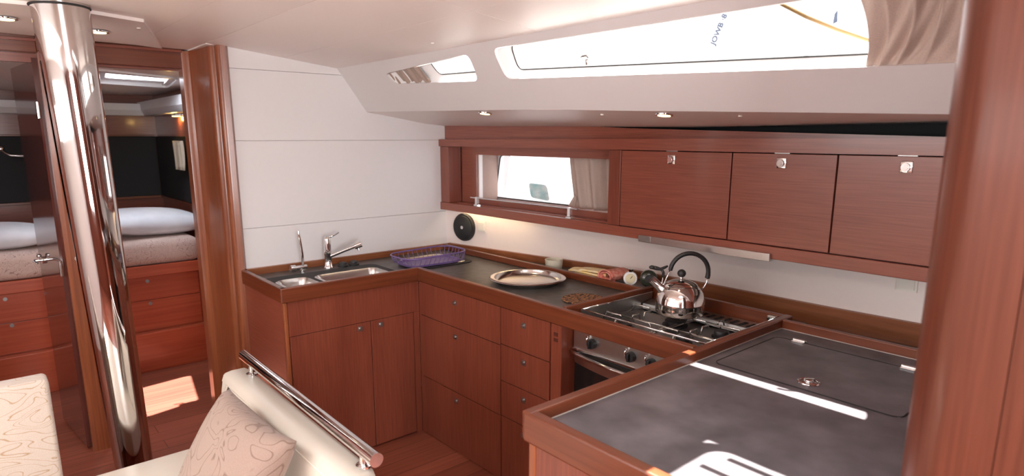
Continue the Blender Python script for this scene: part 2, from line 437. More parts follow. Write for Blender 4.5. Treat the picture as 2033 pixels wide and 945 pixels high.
# side deck underside, from the coach side out to the hull
bm = B()
n = 24; L0 = []; L1 = []; L2 = []; L3 = []
BACK = [(-3.60, 1.772), (-2.30, 1.752), (-1.6, 1.742), (-1.1, 1.747), (-.6, 1.752), (1.5, 1.74)]
for k in range(n+1):
    x = -3.60+k*(5.1)/n
    zb = lerp_tab(BOT, x); yb = 3.225-.73*zb; zk = lerp_tab(BACK, x)
    row = [(x, yb, zb), (x, yb+.15, zb-(zb-zk)*.30), (x, 2.30, zb-(zb-zk)*.85), (x, 2.45, zk), (x, 2.85, zk)]
    L0.append(row+[(x, 2.85, zk+.08), (x, yb+.03, zb+.06)])
loft(bm, L0, True, True)
struct('ceiling_side_deck', bm, M['ceil'], smooth=True, angle=25)

# hull side behind the galley: splashback (curved) and upper hull with window
bm = B(); pts = [(x, hull_y(x)) for x in [-3.56+i*.08 for i in range(60)] if x < 1.2]
loft(bm, [[(x, y, .87), (x, y, 1.258), (x, y+.015, 1.258), (x, y+.015, .87)] for x, y in pts], True, True)
struct('wall_port', bm, M['splash'], smooth=True, angle=40)
hw = rpoly([(-3.385, 1.30), (-2.15, 1.30), (-2.15, 1.592), (-3.34, 1.592)], .03)
bm = holed(B(), [(-3.58, 1.26), (1.5, 1.26), (1.5, 1.74), (-3.58, 1.80)], [hw], lambda x, z: (x, 2.735, z), (0, .03, 0))
struct('wall_port', bm, M['white'])
gl = rpoly([(-3.352, 1.292), (-2.18, 1.292), (-2.18, 1.585), (-3.297, 1.585)], .03)
bm = B(); loft(bm, [[(x, 2.766, z) for x, z in hw], [(x, 2.79, z) for x, z in gl]])
w = struct('window_3', bm, M['gel'])
gl2 = rpoly([(-3.352, 1.300), (-2.18, 1.300), (-2.18, 1.582), (-3.297, 1.582)], .03)
make('gasket', tube(B(), [(x, 2.705, z) for x, z in gl2], .004, 6, True), M['rubber'], w)
bm = B(); prism(bm, [(x, 2.707, z) for x, z in gl2], (0, .005, 0)); make('pane', bm, M['pane'], w)
bm = holed(B(), [(-3.56, 1.24), (-2.0, 1.24), (-2.0, 1.66), (-3.56, 1.66)], [gl2], lambda x, z: (x, 2.706, z), (0, .028, 0))
make('window_frame', bm, M['white'], w)
struct('wall_port_lower', box(B(), -3.56, 1.5, 2.80, 2.84, 0, 1.27), M['dark_wood'])

# unseen sides of the saloon (they shut out and bounce the light)
bm = holed(B(), [(-3.95, 0), (1.5, 0), (1.5, 2.15), (-3.95, 2.15)],
           [rpoly([(-3.0, 1.55), (1.0, 1.55), (1.0, 1.95), (-3.0, 1.95)], .05)], lambda x, z: (x, -2.25, z), (0, -.04, 0))
struct('wall_starboard', bm, M['white'])
bm = holed(B(), [(-2.25, 0), (2.8, 0), (2.8, 2.3), (-2.25, 2.3)],
           [[(-.75, .9), (.35, .9), (.35, 2.1), (-.75, 2.1)]], lambda y, z: (1.5, y, z), (.04, 0, 0))
struct('wall_aft', bm, M['wood_v'])

# ------------------------------------------------------------------ doorway to the fore cabin
DX = -3.95
# moulded post between the doorway and the galley bulkhead
pp = [(-4.02, .968), (-3.93, .966), (-3.925, .985), (-3.915, 1.000), (-3.85, 1.012), (-3.73, 1.022), (-3.69, 1.024)]
for k in range(7):
    a = -PI/2+PI/2*k/6; pp.append((-3.655+.035*math.cos(a)*1., 1.060+.036*math.sin(a)))
pp += [(-3.614, 1.058)]
for k in range(6):
    a = -PI/2+PI/2*k/5; pp.append((-3.575+.03*math.cos(a), 1.068+.022*math.sin(a)-.006))
pp += [(-3.540, 1.085), (-3.56, 1.10), (-3.60, 1.12), (-4.02, 1.12)]
bm = B(); prism(bm, [(x, y, 0) for x, y in pp], (0, 0, 2.161))
struct('trim_3', bm, M['post'], smooth=True, angle=25)
# centre post
bm = B(); prism(bm, [(-4.0, .325, 0), (-3.94, .325, 0), (-3.93, .345, 0), (-3.93, .405, 0), (-3.94, .42, 0), (-4.0, .42, 0)], (0, 0, 2.175))
struct('trim_4', bm, M['post'])
struct('wall_fore_header', box(B(), -4.02, -3.991, -2.25, 1.40, 2.058, 2.32), M['wood_y'])  # header board added to stop sun leaking in over the cabin roof
struct('ceiling', box(B(), -4.02, -3.58, 1.0015, 1.40, 2.1625, 2.32), M['ceil'])  # slab added to shut out light leaking in above the post
# head of the doorway, in two pieces
struct('trim_5', box(B(), -3.99, -3.93, .42, .968, 2.068, 2.172, bev=.003), M['rail_y'])
struct('trim_6', box(B(), -3.99, -3.93, -1.2, .325, 2.10, 2.180, bev=.003), M['rail_y'])
struct('trim_7', box(B(), -3.985, -3.915, -1.2, .968, 2.150, 2.164, bev=.002), M['wood_y'])
struct('wall_fore', box(B(), -4.0, -3.95, -2.25, -.55, 0, 2.18), M['wood_v'])
# door leaf standing open into the cabin, edge towards us
dd = Vector((-4.495+3.975, .273-.33, 0)).normalized(); dn = Vector((-dd.y, dd.x, 0))
p0 = Vector((-3.985, .330, 0)); leaf = .53
if dn.y > 0: dn = -dn
bm = B(); prism(bm, [p0+Vector((0, 0, .015)), p0+dd*leaf+Vector((0, 0, .015)), p0+dd*leaf+dn*.028+Vector((0, 0, .015)), p0+dn*.028+Vector((0, 0, .015))], (0, 0, 2.065))
door = struct('door_1', bm, M['leaf'])
hp = p0+dd*.40+dn*.028
bm = B(); disc(bm, hp+Vector((0, 0, 1.02)), dn, .020, .012); tube(bm, [hp+dn*.008+Vector((0, 0, 1.02)), hp+dn*.045+Vector((0, 0, 1.02)), hp+dn*.052-dd*.03+Vector((0, 0, 1.022)), hp+dn*.052-dd*.12+Vector((0, 0, 1.025))], [.008, .009, .008, .006], 10)
ball(bm, hp+dn*.02+Vector((0, 0, 1.045)), .012)
make('door_handle', bm, M['chrome'], door, smooth=True, angle=40)
for zz in (1.03, 1.83):
    q = p0+dn*.030+Vector((.012, 0, zz))
    bm = B(); tube(bm, [q+Vector((0, 0, -.04)), q+Vector((0, 0, .04))], .009, 10); box(bm, q.x-.035, q.x, q.y-.001, q.y+.002, zz-.035, zz+.035)
    make('door_hinge', bm, M['chrome'], door, smooth=True, angle=40)
# little lock knob on the centre post, right of the mast
tag(make('door_catch', disc(disc(B(), (-3.93, .372, 1.08), (1, 0, 0), .013, .012), (-3.918, .372, 1.08), (1, 0, 0), .008, .02), M['chrome'], smooth=True, angle=40),
    'small round chrome catch on the doorway post behind the mast', 'catch')

# ------------------------------------------------------------------ fore cabin
struct('wall_cabin_port', box(B(), -6.65, -4.0, 1.35, 1.39, 0, 2.3), M['wood_h'])
struct('wall_cabin_port_return', box(B(), -4.0, -3.62, 1.12, 1.39, 0, 2.3), M['wood_h'])
struct('wall_cabin_fore', box(B(), -6.65, -6.60, -1.6, 1.35, 0, 2.3), M['wood_y'])
struct('wall_cabin_starboard', box(B(), -6.65, -4.0, -1.62, -1.58, 0, 2.3), M['wood_h'])
pads = ((-6.6, -6.585, -1.5, 1.335, 1.172, 1.705), (-6.585, -4.1, 1.335, 1.35, 1.172, 1.705))
struct('trim_8', box(B(), *pads[0], bev=.004), M['black_panel']); struct('trim_9', box(B(), *pads[1], bev=.004), M['black_panel'])
struct('trim_10', box(B(), -6.60, -6.572, -1.5, 1.33, 1.150, 1.172, bev=.003), M['rail_y'])
struct('trim_11', box(B(), -6.572, -4.1, 1.325, 1.35, 1.150, 1.172, bev=.003), M['rail_x'])
struct('trim_12', box(B(), -6.60, -6.57, -1.5, 1.33, 1.705, 1.72, bev=.003), M['rail_y'])
# pale lip where the wood stops under the cabin roof
bm = B(); prism(bm, [(-6.60, -1.5, 1.885), (-6.50, -1.5, 1.885), (-6.47, -1.5, 1.93), (-6.47, -1.5, 1.985), (-6.60, -1.5, 1.985)], (0, 2.85, 0)); struct('trim_13', bm, M['white'])
bm = B(); prism(bm, [(-6.6, 1.35, 1.885), (-6.6, 1.25, 1.885), (-6.6, 1.22, 1.93), (-6.6, 1.22, 2.0), (-6.6, 1.35, 2.0)], (2.6, 0, 0)); struct('trim_14', bm, M['white'])
# cabin roof with hatch opening
HX0, HX1, HY0, HY1 = -5.28, -4.46, .60, 1.13
HQ = [(-4.24, .60), (-4.49, 1.03), (-5.32, 1.16), (-5.13, .73)]; HI = [(-4.48, .69), (-4.56, 1.06), (-5.08, 1.14), (-5.03, .76)]
HO = [(-4.17, .56), (-4.46, 1.07), (-5.38, 1.21), (-5.18, .70)]
bm = holed(B(), [(-6.6, -1.6), (-4.0, -1.6), (-4.0, 1.35), (-6.6, 1.35)], [rpoly(HQ, .08)],
           lambda x, y: (x, y, 2.065), (0, 0, .05))
struct('ceiling_cabin', bm, M['ceil'])
h = thing('deck_hatch', ((HX0+HX1)/2, (HY0+HY1)/2, 2.06), 'white framed deck hatch in the fore cabin roof', 'hatch')
def hz(x): return 2.065
oz = rpoly(HO, .07); iz = rpoly(HI, .07); mz = rpoly([((2*a[0]+b_[0])/3, (2*a[1]+b_[1])/3) for a, b_ in zip(HO, HI)], .07)
bm = B(); loft(bm, [[(x, y, hz(x)-.001) for x, y in oz], [(x, y, hz(x)-.012) for x, y in oz], [(x, y, hz(x)-.014) for x, y in mz], [(x, y, hz(x)+.012) for x, y in mz], [(x, y, hz(x)+.016) for x, y in iz], [(x, y, hz(x)+.10) for x, y in iz], [(x, y, hz(x)+.10) for x, y in oz]])
make('hatch_frame', bm, M['gel'], h, smooth=True, angle=40)
bm = B(); prism(bm, [(x, y, hz(x)+.101) for x, y in iz], (0, 0, .01)); make('hatch_pane', bm, M['smoked'], h)
bm = B(); box(bm, -4.56, -4.52, .92, 1.02, 2.075, 2.09, .004); tube(bm, [(-4.53, .95, 2.065), (-4.57, .95, 2.075), (-4.58, .90, 2.075)], .007, 8)
make('hatch_handle', bm, M['black'], h)
# bunk
bk = thing('bunk_base', (-5.7, .2, 0), 'red-brown wooden bunk base with drawers and a step in the fore cabin', 'bunk')
pbox('step', M['red_wood_y'], bk, -5.10-.06, -5.10, -1.5, 1.25, 0, .29, bev=.004)
pbox('carcass', M['red_wood_y'], bk, -6.55, -5.172, -1.5, 1.245, 0, .72)
pbox('top_board', M['red_wood_y'], bk, -5.175, -5.125, -1.5, 1.25, .705, .785, bev=.004)
for (ya, yb, za, zb, ky, kz) in ((.36, 1.235, .53, .70, .889, .668), (.36, 1.235, .30, .525, .893, .50), (-.55, .35, .51, .70, .072, .67), (-.55, .35, .30, .505, .085, .49)):
    d = pbox('drawer_front', M['red_wood_y'], bk, -5.172, -5.157, ya, yb, za, zb, bev=.002)
    bm = disc(B(), (-5.157, ky, kz), (1, 0, 0), .012, .010); make('latch', bm, M['dull_steel'], d)
mt = thing('mattress', (-5.8, .2, .786), 'pinkish patterned mattress on the bunk in the fore cabin', 'mattress')
make('mattress_body', box(B(), -6.55, -5.125, -1.45, .70, .786, .965, .05, 4), M['mattress'], mt, smooth=True)
make('mattress_body', box(B(), -6.55, -5.125, .705, 1.262, .786, .965, .05, 4), M['mattress'], mt, smooth=True)
bm = cushion(B(), (-5.50, 1.0, 1.067), (.95, .1, -.02), (-.1, 1, -.05), (.0, .05, 1), .30, .36, .098, 20, .06)
tag(make('bed_pillow', bm, M['pillow'], smooth=True), 'plump white pillow on the bunk, seen right of the mast', 'pillow', 'white pillows on the bunk')
bm = cushion(B(), (-5.45, .02, 1.052), (.95, -.05, -.02), (.05, 1, -.03), (.0, .03, 1), .25, .36, .085, 20, .06)
tag(make('bed_pillow', bm, M['pillow'], smooth=True), 'white pillow on the bunk at the left picture edge', 'pillow', 'white pillows on the bunk')
# handrail on the black panel
hr = thing('cabin_handrail', (-6.5, .3, 1.54), 'thin chrome handrail on the black panel of the fore cabin', 'handrail')
bm = B(); tube(bm, [(-6.585, .215, 1.60), (-6.53, .215, 1.60), (-6.51, .235, 1.575), (-6.50, .27, 1.555), (-6.50, .33, 1.55), (-6.50, .62, 1.55)], .011, 10)
make('bar', bm, M['steel'], hr, smooth=True)
make('end_knob', ball(B(), (-6.535, .215, 1.605), .026), M['chrome'], hr, smooth=True)
# small curtain and lamp on the cabin side
def pleat(x0, x1, y, z0, z1, n, amp, gather=0., phase=0., axis='x'):
    def f(s, t):
        z = z0+(z1-z0)*t
        u = x0+(x1-x0)*s
        wob = amp*math.sin(2*PI*n*s+phase+.6*math.sin(3*t+phase))+amp*.45*math.sin(2*PI*n*1.7*s+1.3+t*1.5)
        return (u, y+wob, z) if axis == 'x' else (y+wob, u, z)
    return f
bm = drape(B(), pleat(-5.80, -5.50, 1.30, 1.44, 1.67, 4, .010), 40, 6, .003)
tag(make('cabin_curtain', bm, M['cream_curtain'], smooth=True), 'small cream curtain against the black side panel of the fore cabin', 'curtain')
l = thing('reading_lamp', (-5.72, 1.33, 1.86), 'small warm lamp glowing on the wood above the black cabin panel', 'lamp')
pbox('lamp_body', M['chrome'], l, -5.78, -5.66, 1.30, 1.35, 1.866, 1.884, bev=.004)
pbox('lamp_lens', M['lamp_lens'], l, -5.77, -5.67, 1.305, 1.345, 1.860, 1.866)
ld = bpy.data.lights.new('reading_glow', 'POINT'); ld.energy = 1.0; ld.color = (1, .62, .18); ld.shadow_soft_size = .02
lo = bpy.data.objects.new('reading_glow', ld); C.objects.link(lo); lo.location = (-5.72, 1.312, 1.845)

# ------------------------------------------------------------------ mast
bm = B(); n = 48
bot, top = Vector((-2.935, .385, 0)), Vector((-2.93, .33, 2.20))
tube(bm, [bot, bot.lerp(top, .3), bot.lerp(top, .65), top], [.066, .074, .084, .092], n)
mast = thing('mast_pole', (-2.935, .385, 0), 'thick polished chrome mast pole from floor to ceiling beside the settee', 'pole')
make('tube', bm, M['pole'], mast, smooth=True, angle=40)
q = top+Vector((0, 0, -.028))
make('collar', tube(B(), [(q.x+.093*math.cos(a), q.y+.093*math.sin(a), ceil_z(q.y)-.012) for a in [2*PI*k/40 for k in range(40)]], .004, 8, True), M['rubber'], mast, smooth=True)

# ------------------------------------------------------------------ downlights
def downlight(c, nrm, r, label, group, power, name='downlight'):
    c = Vector(c); nrm = Vector(nrm).normalized()
    t = thing(name, c, label, 'light', group)
    make('bezel', disc(B(), c, nrm, r, .006), M['chrome'], t, smooth=True, angle=40)
    make('lamp_lens', disc(B(), c+nrm*.004, nrm, r*.72, .004), M['lamp_lens'], t)
    ld = bpy.data.lights.new('downlight_beam', 'SPOT'); ld.energy = power; ld.color = (1, .76, .48)
    ld.spot_size = 2.0; ld.spot_blend = .8; ld.shadow_soft_size = .03
    lo = bpy.data.objects.new('downlight_beam', ld); C.objects.link(lo)
    lo.location = c+nrm*.03; lo.rotation_euler = nrm.to_track_quat('-Z', 'Y').to_euler()
downlight((-3.42, .515, ceil_z(.515)-.017), (0, 0, -1), .042, 'round ceiling downlight just right of the mast top', 'ceiling downlights', 3)
downlight((-3.31, .187, ceil_z(.187)-.017), (0, 0, -1), .042, 'round ceiling downlight left of the mast, at the picture edge', 'ceiling downlights', 3)
def deck_z(x, y):
    zb = lerp_tab(BOT, x); yb = 3.225-.73*zb; zk = lerp_tab(BACK, x)
    return lerp_tab([(yb, zb), (yb+.15, zb-(zb-zk)*.30), (2.30, zb-(zb-zk)*.85), (2.45, zk)], y)
downlight((-2.50, 1.955, deck_z(-2.50, 1.955)-.001), (0, -.12, -1), .034, 'small downlight under the side deck, above the open window shelf', 'side deck downlights', 4)
downlight((-1.475, 2.0, deck_z(-1.475, 2.0)-.001), (0, -.12, -1), .034, 'small downlight under the side deck, above the locker doors', 'side deck downlights', 4)
caps = [((-3.22, .635), 'tiny round screw cap on the ceiling panel lip'), ((-3.60, .66), 'tiny screw cap on the ceiling right of the downlight'),
        ((-2.41, 1.60), 'tiny screw cap on the ceiling above the small deck window')]
for (x, y), lb in caps:
    tag(make('screw_cap', disc(B(), (x, y, ceil_z(y)-(0.013 if x < -2.9 and y < .64 else 0)), (0, 0, -1), .008, .005, 12), M['switch']), lb, 'screw cap', 'screw caps')
for (x, y), lb in (((-1.80, 2.02), 'tiny screw cap under the side deck between the two downlights'), ((-1.20, 2.06), 'tiny screw cap under the side deck right of both downlights')):
    tag(make('screw_cap', disc(B(), (x, y, deck_z(x, y)+.001), (0, -.1, -1), .007, .006, 12), M['switch']), lb, 'screw cap', 'screw caps')

# ------------------------------------------------------------------ wall locker over the splashback
lk = thing('wall_locker', (-2.1, 2.55, 1.22), 'long reddish-brown wall locker with an open window shelf and three flap doors', 'locker')
FY = 2.40; RX = .25
bm = B(); loft(bm, [[(-3.56, FY-.008, 1.640), (-3.56, FY-.008, 1.684), (-3.56, 2.47, 1.684), (-3.56, 2.47, 1.640)], [(-.66, FY-.008, 1.640), (-.66, FY-.008, 1.697), (-.66, 2.47, 1.697), (-.66, 2.47, 1.640)],
                    [(RX, FY-.008, 1.640), (RX, FY-.008, 1.699), (RX, 2.47, 1.699), (RX, 2.47, 1.640)]], True, True)
make('top_rail', bm, M['wood_h'], lk)
pbox('bottom_rail', M['wood_h'], lk, -3.56, RX, FY-.006, 2.435, 1.222, 1.272, bev=.003)
pbox('end_stile', M['wood_v'], lk, -3.556, -3.462, FY, 2.50, 1.273, 1.638, bev=.002)
pbox('middle_stile', M['wood_v'], lk, -2.085, -2.010, FY, 2.55, 1.273, 1.638, bev=.002)
bm = B(); prism(bm, [(-3.556, 2.44, 1.686), (-3.556, 2.44, 1.790), (-2.3, 2.44, 1.756), (-2.02, 2.44, 1.742), (-1.39, 2.44, 1.722), (-.67, 2.44, 1.700), (RX, 2.44, 1.699), (RX, 2.44, 1.686)], (0, .015, 0)); make('backing_panel', bm, M['wood_h'], lk)
pbox('cavity_shade_back', M['black_panel'], lk, -3.0, RX, 2.715, 2.725, 1.64, 1.80); pbox('cavity_shade_floor', M['black_panel'], lk, -3.0, RX, 2.475, 2.714, 1.650, 1.66)  # black lining puts the shade of the hollow into its colour
pbox('cavity_light_stop', M['black_panel'], lk, -.42, -.40, 2.475, 2.714, 1.661, 1.80)  # added out of sight to keep light out of the hollow
pbox('carcass', M['dark_wood'], lk, -2.008, RX, FY+.022, 2.685, 1.274, 1.636)
bm = holed(B(), [(-3.46, 1.274), (-2.087, 1.274), (-2.087, 1.638), (-3.46, 1.638)], [[(-3.300, 1.310), (-2.092, 1.310), (-2.092, 1.588), (-3.300, 1.588)]], lambda x, z: (x, 2.505, z), (0, .016, 0))
make('shelf_back', bm, M['wood_h'], lk)
pbox('shelf_board', M['wood_h'], lk, -3.46, -2.087, 2.436, 2.72, 1.262, 1.277, bev=.002)
pbox('shelf_top', M['wood_h'], lk, -3.46, -2.087, 2.475, 2.70, 1.636, 1.648)
pbox('window_trim', M['white'], lk, -3.306, -3.292, 2.522, 2.55, 1.300, 1.60)
pbox('reveal', M['reveal'], lk, -3.350, -3.322, 2.55, 2.700, 1.28, 1.61)
for (xa, xb, lx) in ((-2.005, -1.424, -1.717), (-1.418, -1.003, -1.209), (-.997, -.56, -.775), (-.553, .24, -.2)):
    d = pbox('locker_door', M['wood_h'], lk, xa, xb, FY-.001, FY+.018, 1.276, 1.636, bev=.0015)
    bm = box(B(), lx-.019, lx+.019, FY-.006, FY-.001, 1.581, 1.621, .002)
    disc(bm, (lx, FY-.005, 1.600), (0, -1, 0), .0145, .010, 24); disc(bm, (lx, FY-.014, 1.600), (0, -1, 0), .009, .003, 20)
    make('latch', bm, M['chrome'], d, smooth=True, angle=35)
    if lx < -.5: make('strike', box(B(), lx-.03, lx+.03, FY-.003, FY+.01, 1.6365, 1.6405), M['dull_steel'], lk)
# rail across the window shelf
sr = thing('shelf_rail', (-2.78, 2.42, 1.272), 'thin steel rail on two brackets across the open window shelf', 'rail')
make('rod', tube(B(), [(-3.25, 2.42, 1.322), (-2.31, 2.42, 1.325)], .0048, 10), M['chrome'], sr, smooth=True, angle=40)
for x in (-3.185, -2.368):
    bm = B(); loft(bm, [[(x-s, 2.42-t, z), (x+s, 2.42-t, z), (x+s, 2.42+t, z), (x-s, 2.42+t, z)] for s, t, z in ((.020, .012, 1.2725), (.018, .012, 1.280), (.010, .009, 1.283), (.009, .008, 1.330))], True, True)
    make('bracket', bm, M['chrome'], sr)
# curtain at the right of the shelf window
def fcur(s, t):
    z = 1.300+.290*t; x0 = -2.60+.055*(1-t)**1.2; x1 = -2.19
    x = x0+(x1-x0)*s
    return (x, 2.640+.019*math.sin(2*PI*3.3*s+.8*t)+.009*math.sin(2*PI*7*s+2+1.2*t), z)
bm = drape(B(), fcur, 60, 14, .003)
def fswag(s, t):
    a = Vector((-2.545+.02*s, 2.64, 1.375-.02*s)); c = Vector((-2.60+.055*s, 2.64, 1.300-.002*s))
    p = a.lerp(c, t); return (p.x, p.y+.003*math.sin(6*s), p.z)
drape(bm, fswag, 6, 6, .003)
tag(make('curtain', bm, M['curtain'], smooth=True), 'taupe curtain hanging in the window behind the open shelf', 'curtain', 'taupe curtains')
# bunched curtain in the big deck window
def fbig(s, t):
    z = 1.866+.215*t
    x = -.735+.02*math.sin(PI*t)+(.30)*s+.03*math.sin(PI*s)*(t-.3)+.05*s*(1-s)*4*(t-.5)*math.sin(5*s)
    k = 1-.55*math.exp(-((s-.45)/.28)**2)
    d = s-.42-.16*(t-.5)
    e_ = math.exp(-(d/.27)**2)
    off = .022+.013*e_*(abs(math.sin(17*d+2.5*t))**.7*2-1+.55*math.sin(43*d-4*t+1))+.010*(1-e_)*math.sin(9*s+2*t)+.005*math.sin(21*s-6*t+2*math.sin(5*s))
    return PC(x, z, .003+min(.038, max(.0, off))*min(1, .1+t*3.5))
tag(make('curtain', drape(B(), fbig, 150, 22, .0015), M['curtain'], smooth=True), 'bunched taupe curtain at the right of the big deck window', 'curtain', 'taupe curtains')
def fsm(s, t):
    z = 1.960+.10*t; x = -3.09+.335*s-.02*t+.03*s*(.5-t)
    off = .022+.007*math.sin(2*PI*4*s+2*t)+.004*math.sin(2*PI*9*s-3*t)
    return PC(x, z, off)
tag(make('curtain', drape(B(), fsm, 70, 10, .002), M['curtain_small'], smooth=True), 'small taupe curtain in the left half of the small deck window', 'curtain', 'taupe curtains')
# stainless lamp strip under the locker
hd = thing('cooker_lamp', (-1.54, 2.4, 1.205), 'flat stainless lamp strip under the locker above the cooker', 'lamp')
pbox('housing', M['steel'], hd, -1.869, -1.217, 2.385, 2.56, 1.212, 1.2215, bev=.002)
pbox('front_plate', M['steel'], hd, -1.869, -1.217, 2.378, 2.3935, 1.213, 1.245, bev=.002)
pbox('switch_block', M['dull_steel'], hd, -1.869, -1.80, 2.376, 2.379, 1.218, 1.243, bev=.0005)
# lamp under the shelf that warms the splashback
ul = thing('shelf_lamp', (-3.2, 2.46, 1.21), 'slim warm lamp under the open window shelf', 'lamp')
pbox('housing', M['switch'], ul, -3.45, -2.75, 2.44, 2.475, 1.240, 1.2615)
ld = bpy.data.lights.new('shelf_lamp_light', 'AREA'); ld.shape = 'RECTANGLE'; ld.size = .6; ld.size_y = .02; ld.energy = .65; ld.color = (1, .74, .42)
lo = bpy.data.objects.new('shelf_lamp_light', ld); C.objects.link(lo); lo.location = (-3.1, 2.455, 1.238); lo.rotation_euler = (math.radians(12), 0, 0)

# things on the splashback
def hull_n(x):
    a, c = Vector((x-.05, hull_y(x-.05), 0)), Vector((x+.05, hull_y(x+.05), 0)); t = (c-a).normalized()
    return Vector((t.y, -t.x, 0)), t
sp = thing('loudspeaker', (-3.385, 2.47, 1.115), 'round black loudspeaker on the splashback in the corner', 'speaker')
nn, tt = hull_n(-3.385); cc = Vector((-3.385, hull_y(-3.385)-.001, 1.112))
make('ring', disc(B(), cc, nn, .093, .022, 48, .4), M['black'], sp, smooth=True, angle=35)
make('grille', disc(B(), cc+nn*.018, nn, .080, .012, 48, .8), M['rubber'], sp, smooth=True, angle=60)
make('emblem', disc(B(), cc+nn*.029, nn, .012, .004, 24), M['chrome'], sp)
def switch(x, z, label, w=.035):
    nn, tt = hull_n(x); c0 = Vector((x, hull_y(x)-.001, z)); t = thing('light_switch', c0, label, 'switch', 'cream wall switches')
    def q(bm, a, h0, h1):
        pts = [c0+tt*u*a+Vector((0, 0, v*a))+nn*h0 for u, v in ((-1, -1), (1, -1), (1, 1), (-1, 1))]
        return prism(bm, pts, nn*(h1-h0))
    make('plate', q(B(), w, 0, .008), M['switch'], t); make('rocker', q(B(), w*.74, .008, .014), M['switch'], t)
switch(-3.235, 1.130, 'small cream switch beside the round black loudspeaker', .036)
switch(-.83, 1.145, 'cream switch on the splashback next to the wooden pillar', .036)

# ------------------------------------------------------------------ worktops
wt = thing('galley_worktop', (-2.7, 2.1, .92), 'dark L-shaped galley worktop with raised reddish-brown fiddle rails', 'worktop')
hp_ = [(x, hull_y(x)-.020) for x in (-2.0, -2.2, -2.49, -2.79, -3.2, -3.535)]
outer = [(-3.535, 1.096), (-2.996, 1.096), (-2.996, 1.866), (-1.862, 1.866), (-1.862, 2.70)]+hp_[0:]
sink_h = rrect(-3.36, -3.02, 1.125, 1.76, .05); well_h = rrect(-3.40, -3.06, 1.935, 2.275, .05)
bm = holed(B(), outer, [sink_h, well_h], lambda x, y: (x, y, .922), (0, 0, .028))
make('top_slab', bm, M['worktop'], wt)
# strips behind the cooker and island, darkened for the deep trough's shade
bm = B(); prism(bm, [(-1.86, 2.49, .885), (-1.186, 2.49, .885), (-1.186, hull_y(-1.186)-.02, .885), (-1.86, hull_y(-1.86)-.02, .885)], (0, 0, .02)); make('back_strip', bm, M['dark_wood'], wt)
RB, RT = .910, .985
pbox('sink_end_rail', M['rail_x'], wt, -3.535, -2.9655, 1.064, 1.094, RB, RT, bev=.005)
pbox('sink_front_rail', M['rail_y'], wt, -2.995, -2.965, 1.066, 1.845, RB, RT, bev=.005)
pbox('front_rail', M['rail_x'], wt, -2.985, -1.186, 1.835, 1.865, RB, RT, bev=.005)
pbox('bulkhead_rail', M['board_y'], wt, BX+.001, -3.535, 1.096, 2.44, .93, .986, bev=.003)
pbox('inner_rail', M['rail_x'], wt, -3.535, -1.861, 2.392, 2.412, .951, .987, bev=.004)
pbox('cooker_left_rail', M['rail_y'], wt, -1.860, -1.834, 1.866, 2.472, .905, .987, bev=.004)
pbox('cooker_back_rail', M['rail_x'], wt, -1.833, -1.1845, 2.462, 2.486, .905, .984, bev=.004)
bm = B(); xs = [-3.53+i*.1 for i in range(33)]
loft(bm, [[(x, hull_y(x)-.018, .87), (x, hull_y(x)-.018, .990), (x, hull_y(x)-.002, .992), (x, hull_y(x)-.002, .87)] for x in xs], True, True)
struct('baseboard_port', bm, M['board_x'], smooth=True, angle=30)
isl = thing('island_worktop', (-.75, 1.7, .92), 'large dark grey slab worktop nearest the camera, framed by fiddle rails', 'worktop')
pbox('top_slab', M['island_top'], isl, -1.150, -.335, 1.075, 2.393, .922, .950)
pbox('near_rail', M['rail_x'], isl, -1.178, -.335, 1.040, 1.074, .900, .985, bev=.006)
pbox('left_rail', M['rail_y'], isl, -1.183, -1.1505, 1.0415, 2.485, .905, .986, bev=.005)
pbox('back_rail', M['rail_x'], isl, -1.150, -.335, 2.394, 2.414, .905, .986, bev=.004)
bm = B(); prism(bm, [(-1.182, 2.49, .885), (-.34, 2.49, .885), (-.34, hull_y(-.34)-.02, .885), (-1.182, hull_y(-1.182)-.02, .885)], (0, 0, .015)); make('back_strip', bm, M['dark_wood'], isl)
pbox('sealant', M['seal'], isl, -1.1502, -1.1472, 1.076, 2.392, .9505, .9525); pbox('sealant', M['seal'], isl, -1.147, -.335, 2.3895, 2.3925, .9505, .9525)
# fridge lid let into the island top
lid = make('fridge_lid', box(B(), -1.105, -.535, 1.842, 2.272, .9500, .9515, .0), M['island_top'], isl)
jo = rrect(-1.108, -.532, 1.838, 2.276, .03)
make('joint', tube(B(), [(x, y, .9503) for x, y in jo], .0024, 6, True), M['seam'], lid)
for x, y in ((-1.022, 2.275), (-.655, 2.275)):
    bm = box(B(), x-.022, x+.022, y-.017, y+.017, .9518, .9555, .001); tube(bm, [(x-.022, y, .957), (x+.022, y, .957)], .005, 10)
    make('hinge', bm, M['chrome'], lid)
bm = tube(B(), [(-.815+.030*math.cos(a), 1.905+.030*math.sin(a), .953) for a in [2*PI*k/24 for k in range(24)]], .0035, 8, True)
disc(bm, (-.815, 1.905, .951), (0, 0, 1), .024, .002, 24); box(bm, -.823, -.807, 1.895, 1.93, .9535, .960, .002)
make('lift_ring', bm, M['chrome'], lid, smooth=True, angle=40)

